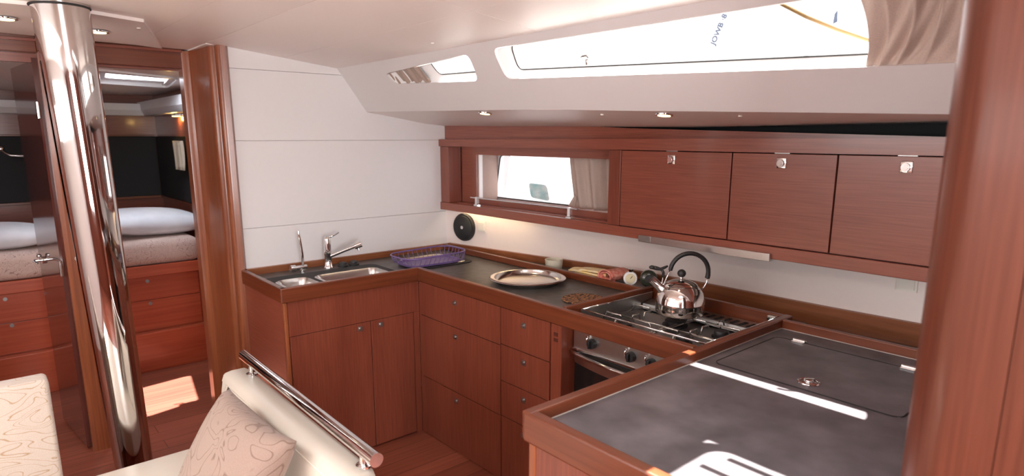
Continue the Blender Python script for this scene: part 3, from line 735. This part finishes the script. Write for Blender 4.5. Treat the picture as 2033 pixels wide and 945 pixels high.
# ------------------------------------------------------------------ sink, taps, dish well
def basin(bm, x0, x1, y0, y1, r, zt, depth, lip=.012):
    def L(d, z, rr): return [(x, y, z) for x, y in rrect(x0+d, x1-d, y0+d, y1-d, max(rr, .006), 6)]
    return loft(bm, [L(-lip, zt, r+lip), L(-lip*.3, zt+.004, r+lip*.3), L(0, zt-.002, r), L(.006, zt-.02, r), L(.018, zt-depth*.8, r), L(.05, zt-depth, r*.6)], False, True)
sk = thing('kitchen_sink', (-3.2, 1.46, .80), 'double stainless sink with a black surround below the taps', 'sink')
b1 = rrect(-3.262, -3.03, 1.140, 1.315, .045); b2 = rrect(-3.257, -3.03, 1.350, 1.725, .05)
bm = holed(B(), rrect(-3.375, -3.010, 1.112, 1.775, .05), [b1, b2], lambda x, y: (x, y, .9505), (0, 0, .006))
make('surround', bm, M['rubber'], sk)
for a in ((-3.257, -3.036, 1.147, 1.308), (-3.252, -3.036, 1.357, 1.718)):
    make('bowl', basin(B(), *a, .04, .957, .14), M['steel'], sk, smooth=True, angle=50)
wl = thing('draining_well', (-3.23, 2.1, .84), 'small square steel well with a dark edge under the purple rack', 'sink')
bm = holed(B(), rrect(-3.42, -3.04, 1.915, 2.295, .06), [rrect(-3.385, -3.075, 1.95, 2.26, .05)], lambda x, y: (x, y, .9505), (0, 0, .005)); make('surround', bm, M['black'], wl)
make('bowl', basin(B(), -3.38, -3.08, 1.955, 2.255, .045, .956, .10, .008), M['steel'], wl, smooth=True, angle=50)
# mixer tap
tp = thing('mixer_tap', (-3.445, 1.525, .95), 'tall chrome mixer tap with a slanting spout behind the sink', 'tap')
bx, by = -3.445, 1.527
make('tap_body', lathe(B(), [(.027, 0), (.027, .008), (.021, .014), (.020, .075), (.0225, .078), (.0225, .10), (.020, .102), (.020, .165), (.018, .178), (.010, .186), (0.0001, .187)], (bx, by, .951), 28, cap0=True), M['chrome'], tp, smooth=True, angle=50)
bm = tube(B(), [(bx+.01, by+.012, 1.022), (bx+.045, by+.075, 1.050), (bx+.085, by+.145, 1.080)], [.0115, .0105, .0115], 14)
tube(bm, [(bx+.078, by+.132, 1.074), (bx+.098, by+.166, 1.089)], .019, 18); tube(bm, [(bx+.087, by+.147, 1.075), (bx+.091, by+.152, 1.052)], .009, 12)
make('spout', bm, M['chrome'], tp, smooth=True, angle=50)
make('lever', tube(B(), [(bx, by, 1.128), (bx+.012, by+.022, 1.136), (bx+.03, by+.062, 1.158)], [.009, .0055, .004], 10), M['chrome'], tp, smooth=True)
# small filter tap
ft = thing('filter_tap', (-3.445, 1.37, .95), 'slim chrome filter tap with an upright tube, left of the mixer', 'tap')
fx, fy = -3.440, 1.372
bm = tube(B(), [(fx, fy+.022, .978), (fx, fy-.045, .976)], .0125, 14); tube(bm, [(fx, fy-.045, .976), (fx, fy-.072, .976)], .020, 16)
lathe(bm, [(.017, 0), (.017, .01), (.012, .014), (.012, .03)], (fx, fy, .951), 20, cap0=True, cap1=True)
make('valve_body', bm, M['chrome'], ft, smooth=True, angle=50)
make('upright_tube', tube(B(), [(fx, fy, .975), (fx, fy+.001, 1.05), (fx-.002, fy-.006, 1.13), (fx, fy-.012, 1.165), (fx, fy-.012, 1.185)], [.008, .0075, .0075, .0085, .005], 12), M['chrome'], ft, smooth=True, angle=50)
for i, (x, y, s) in enumerate(((-3.435, 1.612, 'left'), (-3.435, 1.682, 'right'))):
    o = tag(make('pump_cap', lathe(B(), [(.030, 0), (.030, .008), (.024, .012), (.022, .022), (.012, .026), (.0001, .026)], (x, y, .951), 24, cap0=True), M['black'], smooth=True, angle=45),
            'black round cap beside the mixer tap, %s one of the pair' % ('the nearer' if i == 0 else 'the farther'), 'cap', 'black round caps')
# purple draining rack
rk = thing('dish_rack', (-3.18, 2.04, .9595), 'purple wire dish rack standing in the corner of the worktop', 'dish rack')
def ring(x0, x1, y0, y1, r, z, m=8): return [Vector((x, y, z)) for x, y in rrect(x0, x1, y0, y1, r, m)]
RK = (-3.315, -3.045, 1.83, 2.26)
rim = ring(*RK, .085, 1.013, 8)
for p in rim:                                   # the left end of the rim dips
    p.z += .010*((p.y-1.8)/.45)
make('rim', tube(B(), rim, .0045, 8, True), M['purple'], rk, smooth=True)
low = ring(RK[0]+.03, RK[1]-.03, RK[2]+.04, RK[3]-.03, .055, .9605, 8)
for p in rim: p.z += .004
for p in low: p.z += .001
bm = tube(B(), low, .0030, 6, True)
per = []
for a, c in zip(rim, rim[1:]+rim[:1]): per.append((c-a).length)
tot = sum(per)
def at_loop(lp, ds, s):
    t = s*sum(ds)
    for i, d in enumerate(ds):
        if t <= d: return lp[i].lerp(lp[(i+1) % len(lp)], t/max(d, 1e-9))
        t -= d
    return lp[0]
for k in range(38):
    i = k/38
    a = at_loop(rim, per, i)
    c = Vector((min(max(a.x, RK[0]+.03), RK[1]-.03), min(max(a.y, RK[2]+.04), RK[3]-.03), .9605))
    tube(bm, [a, a.lerp(c, .25)+Vector((0, 0, -.012)), c.lerp(a, .12), c], .0017, 6)
make('wires', bm, M['purple'], rk, smooth=True)
def Lr(d, z, rr): return [(x, y, z) for x, y in rrect(RK[0]+.03+d, RK[1]-.03-d, RK[2]+.04+d, RK[3]-.03-d, rr, 8)]
bm = loft(B(), [Lr(.012, .9595, .05), Lr(0, .962, .055), Lr(-.002, .970, .06), Lr(.001, .970, .058), Lr(.003, .964, .052), Lr(.012, .9605, .05)], True, True)
make('tray', bm, M['purple'], rk, smooth=True, angle=50)

# ------------------------------------------------------------------ loose things on the worktop
tr = lathe(B(), [(.0001, .0), (.160, .0), (.167, .003), (.172, .010), (.176, .024), (.182, .0265), (.197, .025), (.202, .022), (.200, .020), (.182, .022), (.175, .010), (.168, -.002), (.160, -.003), (.0001, -.003)], (-2.425, 2.172, .9535), 72)
tag(make('round_tray', tr, M['tray'], smooth=True, angle=40), 'round shiny steel tray lying on the worktop', 'tray')
tag(make('trivet', lathe(B(), [(.0001, 0), (.098, 0), (.102, .003), (.100, .006), (.0001, .0065)], (-1.975, 2.122, .9505), 40), M['trivet']), 'round brown seed-woven trivet between the tray and the cooker', 'trivet')
bm = lathe(B(), [(.0001, 0), (.044, 0), (.047, .004), (.052, .060), (.050, .061), (.0485, .060), (.043, .006), (.0001, .005)], (-2.565, 2.50, .951), 36)
tag(make('cup', bm, M['cup'], smooth=True, angle=50), 'short frosted cup in the trough behind the tray', 'cup')
tw = thing('folded_towel', (-2.24, 2.52, .951), 'yellow and pink folded tea towel in the trough behind the worktop', 'towel')
def towel_layer(z, x0, x1, y0, y1, th, ph):
    def f(s, t): return (x0+(x1-x0)*s+.006*math.sin(5*t+ph), y0+(y1-y0)*t+.006*math.sin(7*s+ph), z+.006*math.sin(6*s+ph)*math.sin(PI*t)+.010*s*(1-s)*4)
    return drape(B(), f, 18, 8, th)
make('folded_layer', towel_layer(.955, -2.40, -2.13, 2.455, 2.56, .008, 0), M['towel_yellow'], tw, smooth=True)
make('folded_layer', towel_layer(.968, -2.42, -2.16, 2.462, 2.555, .010, 1.2), M['towel_yellow'], tw, smooth=True)
make('folded_layer', towel_layer(.982, -2.34, -2.15, 2.465, 2.55, .010, 2.2), M['towel_yellow'], tw, smooth=True)
def froll(s, t):
    a = 2*PI*1.6*t; r = .034-.016*t
    y = 2.448+.125*s
    return (-2.115+r*1.5*math.cos(a)-.02*(1-s), y, .988+r*math.sin(a))
make('rolled_end', drape(B(), froll, 10, 40, .004), M['towel_pink'], tw, smooth=True)
make('pink_fold', towel_layer(.9555, -2.24, -2.10, 2.435, 2.49, .012, 3.), M['towel_pink'], tw, smooth=True)
vd = Vector((.63, -.77, .12)).normalized()
tg = thing('kitchen_timer', (-2.02, 2.52, .951), 'round white dial timer leaning in the trough left of the kettle', 'timer')
c0 = Vector((-2.01, 2.505, .992))
make('case', disc(B(), c0-vd*.012, vd, .036, .022, 36, .5), M['gel'], tg, smooth=True, angle=50)
make('dial', disc(B(), c0+vd*.0102, vd, .025, .001, 30), M['dial'], tg)
bm = tube(B(), [c0+vd*.0125+Vector((-.006, 0, -.010)), c0+vd*.0125+Vector((.008, .006, .012))], .0015, 6); make('hand', bm, M['black'], tg)
make('top_knob', tube(B(), [c0+Vector((0, 0, .034)), c0+Vector((0, 0, .048))], [.010, .013], 14), M['chrome'], tg, smooth=True, angle=50)
jr = thing('glass_jar', (-1.93, 2.56, .951), 'dark green jar lying on its side behind the kettle spout', 'jar')
c1 = Vector((-1.925, 2.545, .998))
make('jar_body', tube(B(), [c1+vd*.02, c1+vd*.012, c1-vd*.03, c1-vd*.05], [.030, .042, .044, .036], 26), M['jar'], jr, smooth=True, angle=60)
make('jar_neck', disc(B(), c1+vd*.02, vd, .020, .008), M['black'], jr, smooth=True, angle=40)
tag(make('wooden_stick', tube(B(), [(-2.005, 2.468, .962), (-1.885, 2.474, .962)], .006, 10), M['dial'], smooth=True, angle=50), 'pale short stick lying in the trough in front of the jar', 'stick')

# ------------------------------------------------------------------ base cabinets
def latch(parent, c, nrm, s=.013, mat='dull_steel'):
    """square plate with a round push button"""
    c = Vector(c); nrm = Vector(nrm); u = nrm.cross(Vector((0, 0, 1))).normalized()
    bm = prism(B(), [c+u*a*s+Vector((0, 0, b_*s)) for a, b_ in ((-1, -1), (1, -1), (1, 1), (-1, 1))], nrm*.003)
    disc(bm, c+nrm*.003, nrm, s*.62, .009, 18); make('latch', bm, M[mat], parent, smooth=True, angle=35)
sc_ = thing('sink_cabinet', (-3.25, 1.45, 0), 'reddish-brown sink cabinet with two plain doors, left end of the galley', 'cabinet')
SX = -2.982
pbox('side_panel', M['wood_h'], sc_, -3.54, -3.003, 1.078, 1.093, .0, .908)
pbox('corner_post', M['post'], sc_, -3.003, SX+.002, 1.078, 1.098, .0, .908, bev=.005)
pbox('carcass', M['dark_wood'], sc_, -3.54, SX-.020, 1.0935, 1.844, .0, .70)
pbox('fascia', M['wood_v'], sc_, SX-.018, SX, 1.0985, 1.846, .733, .908)
pbox('corner_stile', M['wood_v'], sc_, SX-.018, SX, 1.808, 1.846, .0, .732)
for ya, yb, ly in ((1.1005, 1.539, 1.478), (1.543, 1.805, 1.600)):
    d = pbox('door', M['wood_v'], sc_, SX-.018, SX, ya, yb, .008, .730, bev=.001); latch(d, (SX, ly, .700), (1, 0, 0))
DY = 1.846
wd = thing('wide_drawer_cabinet', (-2.6, 2.1, 0), 'wide reddish-brown cabinet with three deep drawers under the tray', 'cabinet')
pbox('carcass', M['dark_wood'], wd, -2.958, -2.252, DY+.019, 2.38, .0, .90)
for za, zb, lz in ((.717, .905, .850), (.353, .713, .664), (.005, .349, .304)):
    d = pbox('drawer_front', M['wood_v'], wd, -2.955, -2.257, DY, DY+.018, za, zb, bev=.001); latch(d, (-2.63, DY, lz), (0, -1, 0))
pbox('corner_filler', M['wood_v'], wd, -2.981, -2.9565, DY+.0015, DY+.02, .0, .905)
nd = thing('narrow_drawer_cabinet', (-2.07, 2.1, 0), 'narrow reddish-brown cabinet with four small drawers beside the oven', 'cabinet')
pbox('carcass', M['dark_wood'], nd, -2.250, -1.912, DY+.019, 2.38, .0, .90)
for za, zb, lz in ((.725, .905, .852), (.540, .721, .673), (.357, .536, .488), (.005, .353, .308)):
    d = pbox('drawer_front', M['wood_v'], nd, -2.251, -1.914, DY, DY+.018, za, zb, bev=.001); latch(d, (-2.085, DY, lz), (0, -1, 0))
sd = thing('oven_side_panel', (-1.86, 2.1, 0), 'upright wooden panel between the narrow drawers and the oven', 'panel')
pbox('board', M['wood_v'], sd, -1.910, -1.845, DY+.004, 2.38, .0, .904, bev=.002)
for zz in (.86, .835):
    make('socket', box(B(), -1.890, -1.868, DY+.001, DY+.004, zz-.008, zz+.008), M['dark_wood'], sd)
ic = thing('island_cabinet', (-.75, 1.7, 0), 'reddish-brown island cabinet under the nearest worktop', 'cabinet')
pbox('end_panel', M['wood_v'], ic, -1.166, -1.146, 1.078, 2.38, .0, .90)
pbox('corner_post', M['post'], ic, -1.172, -1.146, 1.056, 1.0775, .0, .898, bev=.004)
pbox('front_panel', M['wood_v'], ic, -1.145, -.340, 1.060, 1.078, .0, .898)
pbox('carcass', M['dark_wood'], ic, -1.144, -.345, 1.08, 2.38, .0, .915)

# ------------------------------------------------------------------ cooker
ck = thing('gas_cooker', (-1.52, 2.17, .25), 'stainless gas cooker with oven, set between the worktops', 'cooker')
X0, X1, Y0, Y1 = -1.826, -1.206, 1.925, 2.445
pbox('oven_body', M['dull_steel'], ck, X0, X1, Y0+.015, Y1, .22, .885)
pbox('control_panel', M['steel'], ck, X0, X1, Y0-.02, Y0+.014, .795, .885, bev=.003)
for kx in (-1.712, -1.505, -1.405, -1.28):
    bm = disc(B(), (kx, Y0-.02, .848), (0, -1, 0), .021, .020, 24, .5); box(bm, kx-.004, kx+.004, Y0-.052, Y0-.039, .832, .864, .001)
    kb = make('knob', bm, M['black'], ck, smooth=True, angle=40)
    make('knob_clip', tube(B(), [(kx-.028, Y0-.022, .835), (kx-.030, Y0-.030, .855), (kx-.026, Y0-.028, .875)], .004, 8), M['chrome'], kb, smooth=True)
def bow(x): return -.038*(1-((x-(X0+X1)/2)/((X1-X0)/2))**2)
xs = [X0+(X1-X0)*i/16 for i in range(17)]
bm = B(); loft(bm, [[(x, Y0-.012+bow(x), .735), (x, Y0-.016+bow(x), .775), (x, Y0+.005+bow(x)*.2, .779), (x, Y0+.010, .735)] for x in xs], True, True)
dr = make('oven_door', bm, M['steel'], ck, smooth=True, angle=40)
bm = B(); loft(bm, [[(x, Y0-.010+bow(x), .27), (x, Y0-.010+bow(x), .734), (x, Y0+.012, .734), (x, Y0+.012, .27)] for x in xs], True, True)
make('oven_glass', bm, M['black_glass'], dr, smooth=True, angle=40)
bm = tube(B(), [(x, Y0-.034+bow(x), .788) for x in xs], .0075, 10)
for x in (X0+.02, X1-.02): tube(bm, [(x, Y0-.034+bow(x), .788), (x, Y0+.0, .776)], .006, 8)
make('oven_handle', bm, M['chrome'], dr, smooth=True)
pbox('trim_strip', M['chrome'], ck, X0, X1, Y0-.026, Y0-.020, .797, .806, bev=.001)
# hob: tray with raised sides
bm = box(B(), X0, X1, Y0, Y1, .885, .893); make('hob_tray', bm, M['dull_steel'], ck)
bm = box(B(), X0, X0+.004, Y0+.02, Y1, .893, .968); make('hob_side', bm, M['dull_steel'], ck)
bm = box(B(), X1-.006, X1, Y0+.02, Y1+.005, .893, .966); make('hob_side', bm, M['black'], ck)
bm = box(B(), X1-.030, X1+.006, Y1-.01, Y1+.014, .945, .978, .003); make('pot_clamp', bm, M['chrome'], ck)
bm = tube(B(), [(X0+.002, Y0+.025, .966), (X1-.002, Y0+.025, .966)], .004, 8); tube(bm, [(X0+.002, Y0+.025, .966), (X0+.002, Y1, .966)], .004, 8); tube(bm, [(X1-.002, Y0+.025, .966), (X1-.002, Y1, .966)], .004, 8)
make('fiddle_bar', bm, M['chrome'], ck, smooth=True)
# back vent with slanted slots
bm = prism(B(), [(X0+.01, Y1-.085, .900), (X0+.01, Y1-.080, .925), (X0+.01, Y1-.005, .935), (X0+.01, Y1-.002, .895)], (X1-X0-.02, 0, 0)); vent = make('rear_vent', bm, M['steel'], ck)
bm = B()
for k in range(9):
    x = -1.56+k*.038
    p = [Vector((x, Y1-.068, .9275)), Vector((x+.016, Y1-.068, .9275)), Vector((x+.030, Y1-.028, .9328)), Vector((x+.014, Y1-.028, .9328))]
    prism(bm, p, (0, 0, .0012))
make('vent_slots', bm, M['seam'], vent)
for bx_, by_, r in ((-1.56, 2.262, .044), (-1.675, 2.06, .034), (-1.40, 2.09, .030), (-1.34, 2.27, .030)):
    bm = lathe(B(), [(r*1.25, 0), (r*1.25, .006), (r, .010), (r, .024), (r*.9, .028), (.0001, .029)], (bx_, by_, .893), 28, cap0=True)
    make('burner', bm, M['black'], ck, smooth=True, angle=40)
def rod(bm, pts, r=.0038): return tube(bm, pts, r, 7)
for (gx0, gx1) in ((-1.80, -1.53), (-1.515, -1.235)):
    bm = B(); zz = .944; gy0, gy1 = 1.975, 2.345; mx_ = (gx0+gx1)/2
    tube(bm, [(x, y, .912) for x, y in rrect(gx0, gx1, gy0, gy1, .02, 3)], .0038, 7, True)
    for yy in (2.065, 2.262):
        for a, c in (((gx0, yy), (mx_-.035, yy)), ((gx1, yy), (mx_+.035, yy))):
            rod(bm, [(a[0], a[1], .912), (a[0]+(.02 if a[0] < mx_ else -.02), a[1], zz), (c[0], c[1], zz), (c[0], c[1], zz-.012)])
        for s in (-1, 1):
            rod(bm, [(mx_, yy+s*.088, .912), (mx_, yy+s*.078, zz), (mx_, yy+s*.035, zz), (mx_, yy+s*.035, zz-.012)])
    rod(bm, [(gx0, (gy0+gy1)/2, .912), (gx1, (gy0+gy1)/2, .912)])
    make('pan_support', bm, M['grate'], ck, smooth=True)
make('ignition_button', disc(B(), (-1.375, 2.015, .893), (0, 0, 1), .022, .012, 24), M['steel'], ck, smooth=True, angle=40)

# ------------------------------------------------------------------ kettle
K = Vector((-1.548, 2.274, .9485)); S = Vector((-.648, -.761, 0))       # S: towards the spout (left in the picture)
kt = thing('whistling_kettle', K, 'shiny steel whistling kettle with a black arched handle, on the cooker', 'kettle')
prof = [(.0001, 0), (.092, 0), (.100, .004), (.104, .012), (.105, .030), (.1045, .046), (.1055, .050), (.1045, .054), (.101, .075), (.094, .095), (.083, .112), (.071, .124), (.066, .128), (.064, .128)]
make('kettle_body', lathe(B(), prof, K, 56), M['kettle'], kt, smooth=True, angle=60)
ld_ = make('lid', lathe(B(), [(.069, .125), (.070, .129), (.060, .137), (.042, .145), (.020, .150), (.0001, .151)], K, 48), M['kettle'], kt, smooth=True, angle=60)
bm = tube(B(), [K+Vector((0, 0, .150)), K+Vector((0, 0, .164))], [.007, .009], 12); make('lid_stem', bm, M['chrome'], ld_, smooth=True)
make('lid_knob', ball(B(), K+Vector((0, 0, .178)), .0185, (1, 1, .95)), M['black'], ld_, smooth=True)
sp0 = K+S*.070+Vector((0, 0, .098)); sp1 = K+S*.128+Vector((0, 0, .152))
bm = tube(B(), [sp0, sp0.lerp(sp1, .35), sp0.lerp(sp1, .38), sp1], [.026, .020, .0180, .0175], 20); make('spout', bm, M['chrome'], kt, smooth=True, angle=50)
hc = K+S*(-.032)+Vector((0, 0, .182)); arc = []
for k in range(23):
    a = math.radians(174-189*k/22)
    arc.append(hc+S*(-.082*math.cos(a))+Vector((0, 0, .083*math.sin(a)-(.004 if a < 0 else 0))))
bm = tube(B(), arc, [.0085]+[.0095]*20+[.0105, .0105], 14); make('handle', bm, M['black'], kt, smooth=True, angle=60)
bm = tube(B(), [arc[-1]+Vector((0, 0, .005)), arc[-1]+Vector((0, 0, -.018)), K-S*.100+Vector((0, 0, .118)), K-S*.088+Vector((0, 0, .104))], .0035, 8)
make('handle_bracket', bm, M['chrome'], kt, smooth=True); bm = B()
tube(bm, [arc[0]+Vector((0, 0, .004)), arc[0]+S*.012+Vector((0, 0, -.028)), K+S*.083+Vector((0, 0, .112))], .0030, 8)
make('handle_bracket', bm, M['chrome'], kt, smooth=True)
lv = K+S*.079
bm = tube(B(), [lv+Vector((0, 0, .160)), lv+Vector((0, 0, .182)), lv+S*.006+Vector((0, 0, .192))], [.006, .006, .006], 10)
tube(bm, [lv+S*(-.018)+Vector((0, 0, .210)), lv+S*(-.006)+Vector((0, 0, .204)), lv+S*.012+Vector((0, 0, .196)), lv+S*.03+Vector((0, 0, .200)), lv+S*.055+Vector((0, 0, .206))], [.004, .006, .007, .009, .008], 10)
ball(bm, lv+S*.050+Vector((0, 0, .204)), .013, (1, 1, .6))
make('spout_lever', bm, M['black'], kt, smooth=True)
make('lever_link', tube(B(), [lv+Vector((0, 0, .165)), K+S*.085+Vector((0, 0, .112))], .003, 8), M['chrome'], kt)

# ------------------------------------------------------------------ settee
st = thing('settee', (-2.1, .2, 0), 'cream leather settee with a chrome grab rail along its back', 'settee')
pbox('base', M['wood_h'], st, -2.66, -1.55, -.9, .78, .0, .30)
make('seat', box(B(), -2.69, -1.53, -.9, .652, .30, .452, .03, 4), M['leather'], st, smooth=True)
# back: rounded profile, thicker at the bottom, swept along x
def back_prof(ix, iz):
    P = [(.805, .0), (.805, .705-iz), (.798, .735-iz), (.776, .750-iz), (.730, .750-iz), (.705, .745-iz), (.688, .725-iz), (.680, .68-iz), (.668, .60-iz), (.655, .454), (.655, .0)]
    return P
bm = B(); secs = []
for x, iz, sh in ((-2.672, .040, .016), (-2.669, .014, .008), (-2.662, .005, .003), (-2.645, 0, 0), (-1.575, 0, 0), (-1.552, .006, .005), (-1.542, .020, .014), (-1.538, .045, .030)):
    secs.append([(x, y+(sh if y < .7 else -sh), max(z, .302)) for y, z in back_prof(0, iz)])
loft(bm, secs, True, True)
make('backrest', bm, M['leather'], st, smooth=True, angle=50)
bm = tube(B(), [(-2.660, .672, .60), (-2.60, .686, .712), (-1.60, .686, .712), (-1.545, .672, .60)], .003, 8); make('piping', bm, M['leather'], st, smooth=True)
gr = make('grab_rail', tube(B(), [(-2.640, .776, .808), (-1.505, .776, .800)], .0215, 28), M['chrome'], st, smooth=True, angle=40)
for x in (-2.550, -1.585):
    make('rail_post', lathe(B(), [(.024, 0), (.024, .006), (.013, .012), (.012, .045)], (x, .776, .749), 24, cap0=True, cap1=True), M['chrome'], gr, smooth=True, angle=40)
bc = thing('back_cushion', (-2.75, -.4, .0), 'upright cream cushion with gold scroll pattern at the left picture edge', 'cushion')
make('cushion_body', box(B(), -2.80, -2.695, -1.1, .121, .30, .852, .018, 4), M['paisley_cream'], bc, smooth=True, angle=60)
pbox('wooden_foot', M['wood_y'], bc, -2.79, -2.70, -1.1, .11, 0, .30)
A_, B_, C_ = Vector((-2.325, .615, .800)), Vector((-1.835, .655, .775)), Vector((-2.335, .425, .475))
u = (B_-A_); v = (A_-C_); cen = (B_+C_)/2; w = u.cross(v).normalized()
cen = cen+Vector((.075, -.015, .030))
bm = cushion(B(), cen, u, v, w, u.length/2*1.04, v.length/2*1.02, .085, 24, .10)
tag(make('scatter_cushion', bm, M['paisley_tan'], smooth=True), 'tan scatter cushion with brown scroll embroidery leaning on the settee back', 'cushion')

# ------------------------------------------------------------------ wooden pillar in the right foreground
bm = B()
ed = Vector((-.2700, .9629, 0)); P0 = ed*1.22                     # point the left edge grazes
r = .075; cx_ = P0+Vector((.9629, .2700, 0))*r
P = []
for k in range(15):
    a = math.radians(150+k*(125/14)); P.append((cx_.x+r*math.cos(a), cx_.y+r*math.sin(a)))
P += [(cx_.x+.03, cx_.y-r*1.0), (cx_.x+.055, cx_.y-r*.98), (cx_.x+.0600, cx_.y-r*.97), (cx_.x+.0606, cx_.y-r*.97+.004), (cx_.x+.0614, cx_.y-r*.97+.004), (cx_.x+.0620, cx_.y-r*.965), (cx_.x+.085, cx_.y-r*.90), (.30, cx_.y-r*.7), (.30, cx_.y+.10), (cx_.x-.04, cx_.y+.10)]
prism(bm, [(x, y, 0) for x, y in P], (0, 0, ceil_z(1.2)-.004))
pl = struct('trim_15', bm, wood('pillar_wood', (.095, .026, .014), (.145, .043, .024), 'z', 110, .42, .10), smooth=True, angle=30)

b_ = pl.data.materials[0].node_tree.nodes['Principled BSDF']; b_.inputs['Specular IOR Level'].default_value = .25; b_.inputs['Roughness'].default_value = .34
# ------------------------------------------------------------------ ceiling hatch over the island (its sun patch falls on the slab)
h2 = thing('ceiling_hatch', (-.66, 1.06, 2.1), 'white ceiling hatch above the island', 'hatch')
def cz(y): return ceil_z(y)
o_ = rrect(-.95, -.40, .74, 1.385, .06); i_ = rrect(-.915, -.45, .78, 1.365, .05)
bm = B(); loft(bm, [[(x, y, cz(y)+.0) for x, y in o_], [(x, y, cz(y)-.002) for x, y in i_], [(x, y, cz(y)+.10) for x, y in i_], [(x, y, cz(y)+.10) for x, y in o_]])
make('hatch_frame', bm, M['gel'], h2)
bm = B(); box(bm, -.86, -.46, 1.325, 1.345, 2.165, 2.18); box(bm, -.885, -.80, 1.25, 1.27, 2.16, 2.18)
make('hatch_handle', bm, M['black'], h2)

# ------------------------------------------------------------------ outside
nb = thing('neighbour_boat', (-3, 4.5, -1), 'white hull of the boat moored alongside, seen through the windows', 'boat')
pbox('hull_side', M['gel'], nb, -12, 5, 4.4, 4.6, -1, 4.2)
pl_ = rpoly([(-4.90, 1.235), (-4.86, 1.085), (-4.585, 1.068), (-4.635, 1.228)], .04)
bm = B(); prism(bm, [(x, 4.392, z) for x, z in pl_], (0, .007, 0)); make('portlight', bm, M['boat_window'], nb)
bm = tube(B(), [(-5.5, 4.398, 1.225), (-5.2, 4.398, 1.20), (-4.96, 4.398, 1.165)], .003, 6); make('rubbing_strake', bm, M['dull_steel'], nb)
fc = bpy.data.curves.new('lettering', 'FONT'); fc.body = 'JOWB ·8'; fc.size = .060; fc.extrude = .001; fc.offset = .002; fc.align_x = 'LEFT'
fo = bpy.data.objects.new('lettering', fc); C.objects.link(fo)
bpy.context.view_layer.update()
dg = bpy.context.evaluated_depsgraph_get(); me = bpy.data.meshes.new_from_object(fo.evaluated_get(dg))
bpy.data.objects.remove(fo)
lt = bpy.data.objects.new('lettering', me); C.objects.link(lt); me.materials.append(M['letter'])
lt.parent = nb; lt.matrix_local = Matrix.Translation(Vector((-2.81, 4.39, 2.375))-Vector(nb['_w'])) @ Matrix.Rotation(math.radians(66), 4, 'Y').inverted() @ Matrix.Rotation(PI/2, 4, 'X')
for (x, z, a) in ((-1.95, 2.42, .05), (-2.36, 2.15, .03), (-2.15, 2.19, .035)):
    make('scuff', prism(B(), [(x, 4.394, z), (x+a*.5, 4.394, z+a*.2), (x+a*.4, 4.394, z+a*1.6), (x+a*.1, 4.394, z+a*1.2)], (0, .004, 0)), M['letter'], nb)
tag(make('mooring_rope', tube(B(), [(-.985, 1.835, 2.086), (-.962, 1.84, 2.071), (-.907, 1.87, 2.035), (-.877, 2.0, 2.011), (-.856, 2.15, 1.996), (-.80, 2.4, 1.97), (-.5, 3.2, 1.88)], .0055, 8), M['rope'], smooth=True),
    'orange rope slanting outside the big deck window', 'rope')

# ------------------------------------------------------------------ light
W = bpy.data.worlds.new('sky'); bpy.context.scene.world = W; W.use_nodes = True
bg = W.node_tree.nodes['Background']; bg.inputs[0].default_value = (.93, .96, 1., 1); bg.inputs[1].default_value = 5.0
sun = bpy.data.lights.new('sun', 'SUN'); sun.energy = 48; sun.angle = .009; sun.color = (1, .96, .90)
so = bpy.data.objects.new('sun', sun); C.objects.link(so)
so.rotation_euler = Vector((.115, -.04, -1)).to_track_quat('-Z', 'Y').to_euler()
def area(name, loc, direction, sx, sy, power, col=(1, .97, .94)):
    a = bpy.data.lights.new(name, 'AREA'); a.shape = 'RECTANGLE'; a.size = sx; a.size_y = sy; a.energy = power; a.color = col
    o = bpy.data.objects.new(name, a); C.objects.link(o); o.location = loc
    o.rotation_euler = Vector(direction).to_track_quat('-Z', 'Y').to_euler(); return o
area('daylight_companionway', (1.46, -.2, 1.5), (-1, 0, .10), 1.1, 1.2, 78, (1, .975, .97))
area('daylight_saloon_hatch', (-1.9, -.70, 2.26), (0, 0, -1), 1.5, .44, 26)  # unseen hatch, widened so that sunlight bounces up to the ceiling
area('daylight_starboard_window', (-1.75, -2.24, 1.75), (0, 1, .22), 3.8, .38, 25)
area('daylight_fore_hatch', (-4.82, .92, 2.19), (0, 0, -1), .40, .28, 14)

# ------------------------------------------------------------------ camera
cam = bpy.data.cameras.new('camera'); co = bpy.data.objects.new('camera', cam); C.objects.link(co)
cam.sensor_width = 36; cam.lens = 36*1255/2033; cam.shift_y = 54.5/2033; cam.clip_start = .02
co.location = (0, 0, 1.70); co.rotation_euler = (PI/2-math.radians(11.49), 0, math.radians(49.6))
cam.dof.use_dof = True; cam.dof.focus_distance = 2.7; cam.dof.aperture_fstop = 2.8
S_ = bpy.context.scene; S_.camera = co
S_.view_settings.view_transform = 'Standard'; S_.view_settings.look = 'None'; S_.view_settings.gamma = 1.
S_.view_settings.use_curve_mapping = False; S_.view_settings.exposure = 0.
S_.cycles.use_denoising = True; S_.cycles.max_bounces = 10; S_.cycles.diffuse_bounces = 6; S_.cycles.transparent_max_bounces = 12
S_.cycles.sample_clamp_indirect = 8.; S_.cycles.caustics_reflective = False
for o in bpy.data.objects:
    if '_w' in o: del o['_w']
